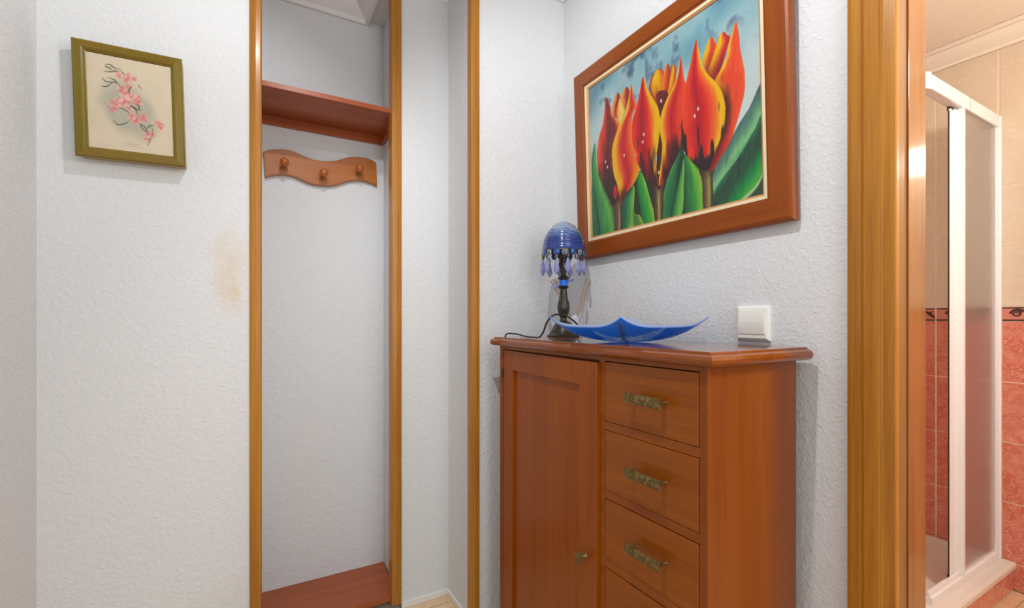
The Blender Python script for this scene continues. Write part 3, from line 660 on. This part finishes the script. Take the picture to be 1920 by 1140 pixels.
    fill('f3L', [(0, (236, 74, 40)), (.18, (230, 56, 36)), (.4, (176, 20, 40)), (.58, (216, 36, 34)), (.72, (236, 84, 36)), (.84, (240, 130, 40)), (.92, YE), (1, YE)], base=None, tipc=None, streak=.05)
    P = np.array([tuple(p) for p in cr(ART['f3L'], 4, True)]); mm = inpoly(P, U, Vv)
    k = np.clip((352-Vv+(n3-.5)*420+(n4-.5)*70-np.abs(U-705)*.25)/60, 0, 1); k = np.where(mm, k, 0)[..., None]; img[:] = img*(1-k)+np.array((50, 32, 34))*k
    k = np.clip((290-Vv+(n4-.5)*40)/45, 0, 1); k = np.where(mm, k, 0)[..., None]; img[:] = img*(1-k)+np.array((50, 34, 36))*k
    out = blur(img, 1)
    for (du, dv) in ART['drops']:
        e = ((U-du)/6)**2+((Vv-dv)/11)**2; k = np.clip(1.4-e, 0, 1)[..., None]; out = out*(1-k)+np.array((240, 196, 186))*k
    return out
bl = Vector((1.062, 1.3859, 1.3584)); tilt, rot = .0282, .0068
A_ = Vector((0, -1, 0)); n0 = Vector((-1, 0, 0)); up = Vector((0, 0, 1))*math.cos(tilt)+n0*math.sin(tilt)
Aa = A_*math.cos(rot)+up*math.sin(rot); Bb = -A_*math.sin(rot)+up*math.cos(rot); Nn = Aa.cross(Bb)   # Nn points to the room
TP = thing('tulip_painting', 'large framed painting of three red and yellow tulips hung above the cabinet', 'painting', bl)
TP.rotation_euler = Matrix((Aa, -Nn, Bb)).transposed().to_euler()
PW, PH = .7937, .6834
# front plane is local y = 0; the frame runs back to y = +.022
M['frh'] = wood('mahogany_bar_h', (152, 76, 12), (118, 50, 5), 0, .34, .2, 30, 1.5); M['frv'] = wood('mahogany_bar_v', (152, 76, 12), (118, 50, 6), 2, .34, .2, 30, 1.5)
framed(TP, PW, PH, .06, .02, 'frh', 'frv', [(0, -.021), (0, -.008), (.004, -.0025), (.010, 0), (.0555, .001), (.0575, -.002), (.062, -.003), (.062, -.021)])
def liner(i0, i1, h0, h1, m, name, tl=0):
    for side in range(4):
        q = MB(); vs = []
        prof = [(i0, h0-.006), (i0, h0), (i1, h1), (i1, h1-.010)]
        for e in (0, 1):
            for o_, hh in prof:
                l_, r_, b_, t_ = .0045+o_, PW-o_+.0, .0+o_, PH-.0-o_
                p = [((l_, b_), (r_, b_)), ((r_, b_), (r_, t_)), ((r_, t_), (l_, t_)), ((l_, t_), (l_, b_))][side][e]
                vs.append((p[0], -hh, p[1]))
        q.add(vs, [(i, (i+1) % 4, 4+(i+1) % 4, 4+i) for i in range(4)]+[(0, 1, 2, 3), (7, 6, 5, 4)]); q.build(name, m, TP)
liner(.0575, .0705, -.004, -.0045, 'liner', 'cream_liner'); liner(.0705, .0765, -.0048, -.009, 'lip', 'inner_lip')
cv = canvas('canvas', paint_tulips(), .7195-.0805, .605-.0750, 'art', TP); cv.location = (.0805, .0095, .0750)
box('backing', 'plinth', (.01, PW-.01, .012, .0205, .01, PH-.01), TP)

# --- small flower print
PR = thing('flower_print', 'small olive-green framed print of pink blossoms on the left wall', 'picture', (-.4393, 1.755, 1.6074))
PR.rotation_euler = (0, -.0284, 0)
M['gh'] = M['green_h']; M['gv'] = M['green_v']
w2, h2 = .2579, .3350
framed(PR, w2, h2, .03, .03, 'gh', 'gv', [(0.002, -.018), (.0, -.010), (0, -.003), (.003, 0), (.016, .001), (.020, .0015), (.0245, -.001), (.0275, -.005), (.0295, -.006), (.0295, -.018)])
q = MB(); e = .004
q.box(.010, w2-.001, .018, .0440, .004, .010); q.box(.010, w2-.001, .018, .0440, h2-.010, h2-.004); q.box(.010, .016, .018, .0440, .010, h2-.010); q.box(w2-.007, w2-.001, .018, .0440, .010, h2-.010)
q.build('back_frame', 'greenedge', PR, label='pale bare wood rear edge')
box('backing', 'greenedge', (.016, w2-.007, .016, .020, .010, h2-.010), PR)
def paint_print(Wn=230, Hn=310):
    U, Vv = np.meshgrid(np.linspace(0, 1, Wn), np.linspace(0, 1, Hn)); sh = U.shape
    n1 = vnoise(sh, (6, 8), 11); n4 = vnoise(sh, (60, 80), 12)
    img = np.zeros((*sh, 3))+np.array((226, 210, 180))+((n1-.5)*6)[..., None]
    e = np.sqrt((((U-.47)*1.0+(Vv-.455)*.28)/.335)**2+((Vv-.455)/.315)**2)
    k = np.clip((1.12-e+(n1-.5)*.25)/.4, 0, 1)[..., None]*.75; img = img*(1-k)+np.array((176, 172, 152))*k
    rs = np.random.RandomState(5)
    def dab(x, y, rx, ry, ang, c_, a=.8):
        ca, sa = math.cos(ang), math.sin(ang); dx, dy = (U-x)*.2, (Vv-y)*.274
        X = (dx*ca+dy*sa)/rx; Y = (-dx*sa+dy*ca)/ry; k = np.clip((1.15-(X*X+Y*Y))/.35, 0, 1)[..., None]*a
        img[:] = img*(1-k)+np.array(c_)*k
    FLW = [(0.351, 0.830, .5), (0.372, .80, .55), (0.474, 0.794, 1.15), (.55, .80, .5), (0.44, 0.64, 1.1), (.40, .66, .8), (0.451, 0.576, 1.2), (.50, .60, .9), (0.555, 0.582, 1.0), (.585, .55, .8), (0.323, 0.49, 1.0), (.30, .45, .8), (.35, .54, .7), (0.472, 0.712, .6), (0.474, 0.468, .75), (0.515, 0.39, .9), (0.558, 0.347, 1.0), (0.636, 0.385, .9), (0.839, 0.343, .8), (0.849, 0.302, .7), (.80, .36, .6), (0.686, 0.215, .8), (0.685, 0.162, .7), (0.755, 0.215, .5), (.42, .53, .9)]
    for x, y, s in FLW:
        for i in range(10):
            a = 2*PI*i/10+rs.rand()*.6; d = .010*s*(.6+.6*rs.rand())
            c_ = [(238, 166, 156), (224, 132, 128), (244, 190, 176), (232, 148, 140)][rs.randint(4)]
            dab(x+math.cos(a)*d/.2, y+math.sin(a)*d/.274, .0065*s, .0032*s, a, c_, .75)
        dab(x, y, .004*s, .0028*s, rs.rand()*3, (206, 92, 96), .55)
        for i in range(3): dab(x+(rs.rand()-.5)*.06*s, y+(rs.rand()-.5)*.05*s, .0035*s, .0009, rs.rand()*3, (190, 84, 88), .6)
    dab(.46, .585, .007, .010, .2, (246, 196, 180), .8); dab(.545, .60, .008, .005, .9, (244, 190, 176), .7)
    ST_ = [[(0.395, 0.862), (0.443, 0.819)], [(0.221, 0.901), (0.274, 0.906), (0.326, 0.88), (0.401, 0.878)], [(0.197, 0.822), (0.282, 0.832), (0.379, 0.859)], [(0.174, 0.754), (0.215, 0.721), (0.278, 0.721), (0.342, 0.726), (0.395, 0.679)], [(0.248, 0.766), (0.322, 0.748), (0.342, 0.721)], [(0.166, 0.663), (0.224, 0.667), (0.289, 0.713)], [(0.366, 0.463), (0.419, 0.45), (0.478, 0.418)], [(0.497, 0.492), (0.551, 0.469), (0.576, 0.406)], [(0.286, 0.316), (0.338, 0.277), (0.414, 0.297), (0.48, 0.337)], [(0.601, 0.322), (0.622, 0.273), (0.681, 0.224)], [(0.606, 0.317), (0.656, 0.288), (0.681, 0.224)], [(0.677, 0.27), (0.713, 0.311), (0.77, 0.323)], [(0.735, 0.298), (0.75, 0.248), (0.707, 0.139), (0.676, 0.084)], [(0.471, 0.681), (0.49, 0.623)], [(0.564, 0.532), (0.596, 0.506), (0.584, 0.473)], [(0.51, 0.713), (0.481, 0.662)]]
    for i, s in enumerate(ST_):
        pts = cr(s, 14); m_ = len(pts)
        for j, p in enumerate(pts):
            rr = .0007+.0010*math.sin(PI*j/max(1, m_-1)); dab(p.x, p.y, rr, rr, 0, (74, 82, 66) if i != 12 else (128, 120, 84), .55)
    dab(.252, .872, .009, .0028, -.25, (120, 122, 88), .8); dab(.31, .855, .010, .0018, .1, (150, 110, 100), .5); dab(.61, .722, .008, .0016, -.95, (166, 90, 84), .8)
    dab(.53, .49, .009, .002, -.5, (74, 76, 66), .8); dab(.585, .47, .007, .0015, -.1, (74, 76, 66), .8)
    k = (np.abs((U-.058)*(.363-.675)-(Vv-.675)*(.373-.058)) < .0012)&(U > .06)&(U < .38); img[k] = img[k]*.7+np.array((245, 240, 225))*.3
    out = blur(img, 1)
    for (x0, x1, yy, sp) in ((.417, .598, .092, .011), (.45, .57, .080, .009), (.368, .648, .060, .012)):   # faint printed caption
        x = x0
        while x < x1:
            wd = rs.choice([.004, .006, .008]); k = (U > x)&(U < x+wd)&(np.abs(Vv-yy) < .0035); out[k] = out[k]*.6+np.array((120, 108, 90))*.4
            x += wd+.004+(.008 if rs.rand() > .8 else 0)
    return out
pp = canvas('print', paint_print(), .2290-.0285, .3040-.0290, 'print', PR); pp.location = (.0285, .0075, .0290)

# ================================================================ LIGHT SWITCH
SW = thing('light_switch', 'white square light switch on the right wall above the cabinet', 'switch', (XR, .7045, 1.1295))
def frustum(x0, x1, a0, a1, m, name, b=.0):
    q = MB(); vs = [(x0, -a0, -a0), (x0, a0, -a0), (x0, a0, a0), (x0, -a0, a0), (x1, -a1, -a1), (x1, a1, -a1), (x1, a1, a1), (x1, -a1, a1)]
    q.add(vs, [(0, 1, 2, 3), (7, 6, 5, 4)]+[(i, (i+1) % 4, 4+(i+1) % 4, 4+i) for i in range(4)]); return q.build(name, m, SW)
q = MB()
vs = []
for x, a in ((0, .0435), (-.005, .0430), (-.0085, .0405), (-.0115, .0365)): vs += [(x, -a, -a), (x, a, -a), (x, a, a), (x, -a, a)]
q.add(vs, [(i*4+k, i*4+(k+1) % 4, i*4+4+(k+1) % 4, i*4+4+k) for i in range(3) for k in range(4)]+[(12, 13, 14, 15), (3, 2, 1, 0)]); q.build('plate', 'white', SW)
q = MB(); pr = [(-.009, -.031)]+[(-.0135-.0035*math.cos(t*PI/2), .031*t) for t in (-.95, -.7, -.4, 0, .4, .7, .95)]+[(-.009, .031)]
q.prism(pr, -.0335, .0335, lambda a, b, h: (a, h, b)); q.build('rocker', 'white', SW, (0, 0, .003))

# ================================================================ TABLE LAMP
ZL = ZT+.0006
LP = thing('table_lamp', 'small table lamp with ribbed blue glass dome and hanging violet crystals', 'lamp', (.955, 1.326, ZL))
k_ = .99/2311
def pf(lst): return [(r*k_, (1012-y)*k_) for r, y in lst]
base = pf([(135, 1012), (135, 1004), (118, 990), (98, 960), (84, 930), (66, 905), (48, 892), (30, 884), (25, 870), (28, 856)])
MB().lathe(base, 40).build('base', 'bronze', LP)
stem = pf([(28, 858), (36, 848), (36, 836), (44, 812), (49, 785), (47, 750), (39, 720), (32, 690), (28, 650), (26, 625), (40, 616), (45, 608), (40, 601), (31, 598)])
MB().lathe(stem, 64, flute=.055, fl=((1012-830)*k_, (1012-640)*k_)).build('stem', 'bronze', LP)
MB().lathe(pf([(33, 598), (33.5, 575), (33, 551)]), 32).build('band', 'blueband', LP, label='bright blue band')
MB().lathe(pf([(34, 550), (48, 541), (50, 534), (44, 527), (30, 520), (22, 508), (24, 495), (33, 470), (40, 440), (38, 408), (33, 396), (34, 380), (46, 372), (47, 345), (30, 340)]), 32).build('socket', 'bronze', LP)
dome = []
dz = [(0, 70), (18, 71), (42, 77), (70, 92), (95, 112), (118, 138), (137, 166), (152, 195), (163, 225), (170, 258), (174, 290), (175, 312)]
for i in range(len(dz)-1):
    for s in range(6):
        t = s/6; r = dz[i][0]*(1-t)+dz[i+1][0]*t; y = dz[i][1]*(1-t)+dz[i+1][1]*t
        dome.append((max(r+1.8*math.sin(y/21*2*PI)*(1 if y > 95 else .2), .5), y))
dome.append(dz[-1]); inner = [(max(r-7, .3), y+6) for r, y in reversed(dome[4:])]
MB().lathe(pf(dome+[(171, 316), (166, 312)]+inner), 48, cap=False).build('shade', 'shade', LP, label='ribbed blue glass dome, pale at the crown')
MB().tube([(172*k_*math.cos(a), 172*k_*math.sin(a), (1012-318)*k_) for a in [2*PI*i/40 for i in range(40)]], .0010, 6, True).build('rim_wire', 'wire', LP)
nb = 16; Rb = 172*k_; zb = (1012-338)*k_
def disc():
    q = MB(); vs = []; pr = [(.0001, .0042), (.006, .0036), (.0095, .0018), (.0104, 0), (.0095, -.0018), (.006, -.0036), (.0001, -.0042)]
    for r, x in pr: vs += [(x, r*math.cos(2*PI*k/18), r*math.sin(2*PI*k/18)) for k in range(18)]
    return q.add(vs, [(i*18+k, i*18+(k+1) % 18, (i+1)*18+(k+1) % 18, (i+1)*18+k) for i in range(len(pr)-1) for k in range(18)], True)
def pendant():
    q = MB(); vs = [(0, 0, 0)]; R_ = [(.0028, -.003), (.0118, -.036), (.0072, -.046)]
    for r, z in R_: vs += [(.6*r*math.cos(2*PI*k/6+.3), r*math.sin(2*PI*k/6+.3), z) for k in range(6)]
    vs.append((0, 0, -.054)); fs = [(0, 1+k, 1+(k+1) % 6) for k in range(6)]
    fs += [(1+i*6+k, 1+i*6+(k+1) % 6, 7+i*6+(k+1) % 6, 7+i*6+k) for i in range(2) for k in range(6)]+[(19, 13+(k+1) % 6, 13+k) for k in range(6)]
    return q.add(vs, fs)
protos = {}
for i in range(nb):
    a = 2*PI*i/nb+.24; m_ = 'bluebead' if i % 2 else 'clearbead'; loc = (Rb*math.cos(a), Rb*math.sin(a), zb)
    if m_ not in protos:
        o = disc().build('bead', m_, LP, loc); protos[m_] = o
        r = MB().tube([(0, .0110*math.cos(t), .0110*math.sin(t)) for t in [2*PI*k/18 for k in range(18)]], .0008, 5, True).build('ring', 'wire', o); protos[m_+'r'] = r
    else:
        o = copyo(protos[m_], LP, loc); r = copyo(protos[m_+'r'], o)
    o.rotation_euler = (0, 0, a)
for i in range(12):
    a = 2*PI*i/12+.10; rad = Rb+.0015; z = zb-.019-(.004 if i % 2 else 0); loc = (rad*math.cos(a), rad*math.sin(a), z)
    if 'pend' not in protos:
        o = pendant().build('crystal', 'pend', LP, loc); protos['pend'] = o
        wq = MB(); wq.tube([(0, 0, .020), (0, 0, 0)], .0007, 5); wq.tube([(0, .005*math.cos(t), .0075+.005*math.sin(t)) for t in [2*PI*k/12 for k in range(12)]], .0012, 5, True)
        r = wq.build('hanger', 'wire', o); protos['pr'] = r
    else: o = copyo(protos['pend'], LP, loc); copyo(protos['pr'], o)
    o.rotation_euler = (0, 0, a)
for sx, zz, dy in ((-1, (1012-598)*k_, .0), (1, (1012-566)*k_, .006)):      # two glass leaves at the band
    d = Vector((.871, -.491, 0)); q = MB(); pts = []
    for t, wd in ((.012, .003), (.02, .0075), (.032, .008), (.046, .0005)):
        p = d*sx*t; pts.append((p.x, p.y, zz+(t-.012)*(.25 if sx > 0 else -.1), wd))
    vs = [];
    for (x, y, z, wd) in pts:
        nrm = Vector((.491, .871, 0))*.6
        for s_, tz in ((1, 0), (-1, 0)):
            vs.append((x+nrm.x*wd*s_, y+nrm.y*wd*s_, z+.55*wd*s_+.0012)); vs.append((x+nrm.x*wd*s_, y+nrm.y*wd*s_, z+.55*wd*s_-.0012))
    fs = []
    for i in range(3):
        a = i*4; b_ = a+4; fs += [(a, b_, b_+2, a+2), (a+1, a+3, b_+3, b_+1), (a, a+1, b_+1, b_), (a+2, b_+2, b_+3, a+3)]
    fs += [(0, 2, 3, 1), (12, 13, 15, 14)]
    q.add(vs, fs).build('glass_leaf', 'pend', LP)
# cable: from the lamp foot over the bowl's left corner, then to the cabinet's far end
lx, ly = .955, 1.326
CP = [(.985, 1.285, .008), (.93, 1.20, .030), (.855, 1.14, .058), (.79, 1.098, .0725), (.752, 1.092, .0715), (.735, 1.100, .052), (.738, 1.125, .022), (.750, 1.165, .006), (.765, 1.215, .0035), (.775, 1.27, .0035), (.785, 1.32, .0050), (.790, 1.36, .0085), (.785, 1.395, .010), (.777, 1.413, .0085), (.774, 1.424, -.004), (.775, 1.430, -.05), (.778, 1.432, -.25)]
MB().tube([tuple(p) for p in cr([(x-lx, y-ly, z) for x, y, z in CP], 8)], .0026, 8).build('cable', 'black', LP, label='black power cable looping over the cabinet top')

# ================================================================ REED DIFFUSER
RD = thing('reed_diffuser', 'small clear reed diffuser with thin sticks behind the blue lamp', 'diffuser', (1.030, 1.359, ZL), math.radians(35))
q = MB(); q.box(-.0165, .0165, -.0165, .0165, 0, .068, .003); q.build('bottle', 'bottle', RD)
q = MB(); q.lathe([(.009, .0685), (.009, .0765), (.0075, .0775)], 20); q.build('neck', 'bottle', RD)
box('label', 'label', (-.011, .011, -.0174, -.0167, .012, .046), RD)
cth = Vector((.8712, -.4909, 0)); inv = Matrix.Rotation(-math.radians(35), 3, 'Z')
for px, zt in ((-.090, .203), (-.081, .207), (-.073, .209), (.042, .211), (.058, .207)):
    t_ = inv @ (cth*px+Vector((.2, .3, 0))*.01); b_ = inv @ (cth*(-px*.09)); b_.z = .020; t_.z = zt
    MB().tube([b_, t_], .0016, 6).build('reed', 'reed', RD)

# ================================================================ BLUE GLASS BOWL
bc = Vector((.875, .926)); bs = Vector((.727, -.686)); bf_ = -Vector((.686, .727)); ca, sa = math.cos(.065), math.sin(.065)
s_ax = bs*ca+bf_*sa*0+bs*0; f_ax = bf_*ca+(-bs)*sa
s_ax = bs*ca+bf_*sa*-1
BW = thing('glass_bowl', 'square blue glass bowl with upturned corners on the cabinet top', 'bowl', (bc.x, bc.y, ZL))
n = 72; R_ = .206
def bz(u, v):
    p = (u**4+v**4)**.25; return .0390*p**2.8
vs = []; cols = []
for lay in (0, 1):
    for i in range(n+1):
        for j in range(n+1):
            u, v_ = -1+2*i/n, -1+2*j/n; s = (u+v_)/2*R_; f_ = (u-v_)/2*R_
            p = s_ax*s+f_ax*f_; z = bz(u, v_)+(.0045 if lay else 0)
            # slightly concave sides
            vs.append((p.x, p.y, z))
            S_, F_ = s/R_, f_/R_
            rim = max(abs(u), abs(v_)); cor = abs(u*v_)
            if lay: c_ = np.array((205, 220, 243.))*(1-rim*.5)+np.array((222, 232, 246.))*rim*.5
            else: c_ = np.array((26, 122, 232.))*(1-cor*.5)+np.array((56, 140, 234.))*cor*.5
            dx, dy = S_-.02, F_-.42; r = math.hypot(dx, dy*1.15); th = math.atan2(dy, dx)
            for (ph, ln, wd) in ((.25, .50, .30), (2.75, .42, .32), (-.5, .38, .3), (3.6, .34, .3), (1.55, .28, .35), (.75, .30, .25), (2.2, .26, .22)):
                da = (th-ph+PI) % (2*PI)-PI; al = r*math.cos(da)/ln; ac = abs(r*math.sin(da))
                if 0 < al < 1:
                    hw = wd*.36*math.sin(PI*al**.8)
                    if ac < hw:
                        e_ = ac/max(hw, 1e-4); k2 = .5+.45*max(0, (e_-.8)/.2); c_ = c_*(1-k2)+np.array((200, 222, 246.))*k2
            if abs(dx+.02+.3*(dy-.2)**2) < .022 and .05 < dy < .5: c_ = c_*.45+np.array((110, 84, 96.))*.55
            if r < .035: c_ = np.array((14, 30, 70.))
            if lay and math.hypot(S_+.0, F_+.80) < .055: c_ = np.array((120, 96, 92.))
            cols.append(c_)
m1 = (n+1)**2; fs = []
for i in range(n):
    for j in range(n):
        a = i*(n+1)+j; fs.append((a, a+n+1, a+n+2, a+1)); fs.append((m1+a, m1+a+1, m1+a+n+2, m1+a+n+1))
def edge(seq):
    for a, b_ in zip(seq, seq[1:]): fs.append((a, b_, m1+b_, m1+a))
edge([j for j in range(n+1)]); edge([n*(n+1)+j for j in range(n, -1, -1)]); edge([i*(n+1)+n for i in range(n+1)]); edge([i*(n+1) for i in range(n, -1, -1)])
me = bpy.data.meshes.new('bowl'); me.from_pydata(vs, [], fs); me.validate()
at = me.color_attributes.new('Col', 'FLOAT_COLOR', 'POINT'); g = np.array(cols)/255; g = np.where(g <= .04045, g/12.92, ((g+.055)/1.055)**2.4)
at.data.foreach_set('color', np.concatenate([g, np.ones((len(g), 1))], 1).astype(np.float32).ravel())
me.polygons.foreach_set('use_smooth', [True]*len(me.polygons))
bm = bmesh.new(); bm.from_mesh(me); bmesh.ops.recalc_face_normals(bm, faces=bm.faces)
for e in bm.edges:
    if e.calc_face_angle(0) > .7: e.smooth = False
bm.to_mesh(me); bm.free()
M['bowl'] = vcol('blue_bowl_glass', .10, 0, Coat_Weight=.5)
m = M['bowl']; tr = N(m, 'ShaderNodeBsdfTranslucent'); mx = N(m, 'ShaderNodeMixShader'); mx.inputs[0].default_value = .45
vc_ = [x for x in m.node_tree.nodes if x.type == 'VERTEX_COLOR'][0]; L(m, vc_.outputs[0], tr.inputs[0]); L(m, bsdf(m).outputs[0], mx.inputs[1]); L(m, tr.outputs[0], mx.inputs[2])
L(m, mx.outputs[0], m.node_tree.nodes['Material Output'].inputs[0])
me.materials.append(M['bowl']); o = bpy.data.objects.new('bowl', me); COL.objects.link(o); o.parent = BW

# ================================================================ SHOWER
SR = thing('shower_enclosure', 'white-framed shower enclosure with a frosted pane beside its open corner', 'shower', (0, 0, 0))
YS = .690
# top rails, rounded corner piece
q = MB(); q.box(2.085, 2.768, YS, YS+.036, 1.953, 2.005, .004); q.build('top_rail', 'enamel', SR)
q = MB(); q.box(2.040, 2.076, YS+.048, 1.40, 1.953, 2.005, .004); q.build('top_rail', 'enamel', SR)
q = MB(); arc = [(2.085+.045*math.cos(a)*1.0, YS+.048+.0+.048*math.sin(a)) for a in [-PI/2-k*PI/2/8 for k in range(9)]]
inn = [(2.085+.009*math.cos(a), YS+.048+.012*math.sin(a)) for a in [-PI/2-k*PI/2/8 for k in range(8, -1, -1)]]
q.prism(arc+inn, 1.950, 2.008, lambda a, b, h: (a, b, h)); q.build('rail_corner', 'enamel', SR)
q = MB(); q.box(2.4415, 2.4425, YS-.0006, YS, 1.953, 2.005); q.build('rail_joint', 'seal', SR)
q = MB(); q.box(2.10, 2.768, YS+.002, YS+.034, .122, .150, .002); q.box(2.10, 2.768, YS+.010, YS+.018, .150, .166, .001); q.build('bottom_rail', 'enamel', SR)
q = MB(); q.box(2.768, 2.786, YS-.003, YS+.038, .122, 2.003, .002); q.build('wall_profile', 'enamel', SR)
q = MB(); q.box(2.745, 2.768, YS+.004, YS+.022, .150, 1.953, .002); q.build('side_profile', 'enamel', SR)
q = MB(); q.box(2.3760, 2.400, YS+.002, YS+.020, .150, 1.953, .002); q.build('side_profile', 'enamel', SR)
q = MB(); q.box(2.3990, 2.747, YS+.009, YS+.014, .160, 1.950); q.build('frosted_pane', 'frost', SR)
# sliding leaf parked behind the fixed pane
q = MB(); q.box(2.303, 2.322, YS+.016, YS+.023, .160, 1.938, .002); q.box(2.322, 2.344, YS+.020, YS+.026, .160, 1.938, .001); q.box(2.344, 2.376, YS+.016, YS+.032, .160, 1.945, .001); q.build('sliding_leaf_stile', 'enamel', SR)
q = MB(); q.box(2.299, 2.303, YS+.0195, YS+.0228, .163, 1.930); q.build('seal', 'seal', SR)
q = MB(); q.box(2.376, 2.74, YS+.026, YS+.030, .165, 1.940); q.build('sliding_pane', 'frost', SR)
q = MB(); q.box(2.322, 2.36, YS+.022, YS+.034, 1.938, 1.953, .003); q.build('roller', 'darkmetal', SR)
q = MB(); q.box(2.322, 2.36, YS+.022, YS+.034, .150, .160, .003); q.build('roller', 'darkmetal', SR)
# tray with sunken basin
TR = thing('shower_tray', 'cream shower tray on a coral-tiled plinth', 'shower tray', (0, 0, 0))
x0, x1, y0, y1 = 2.02, 2.784, .645, 1.412
q = MB(); vs = []
loops = [(0, .098), (0, .114), (.004, .120), (.012, .122), (.072, .122), (.080, .116), (.090, .075), (.105, .062), (.20, .055)]
loops = [(0, .098)]+loops
for o_, z in loops:
    ox = o_ if z != .098 else o_
    vs += [(x0+o_, y0+o_, z), (x1-o_*.35, y0+o_, z), (x1-o_*.35, y1-o_*.35, z), (x0+o_, y1-o_*.35, z)]
n_ = len(loops); fs = [(i*4+k, i*4+(k+1) % 4, (i+1)*4+(k+1) % 4, (i+1)*4+k) for i in range(1, n_-1) for k in range(4)]+[tuple((n_-1)*4+k for k in range(4)), (7, 6, 5, 4)]
q.add(vs, fs); q.build('basin', 'tray', TR)
pl = box('plinth', 'grout', (2.032, 2.784, .658, 1.41, 0, .097), TR)
for i, (a, b_) in enumerate(((2.034, 2.230), (2.235, 2.434), (2.439, 2.638), (2.643, 2.784))):
    q = MB(); q.box(a, b_, .652, .660, .008, .096, .001); q.build('coral_tile', 'coral', pl)
q = MB(); q.tube([(2.16, 1.20, .0565), (2.16, 1.20, .0595)], .03, 24); q.build('drain', 'darkmetal', TR)
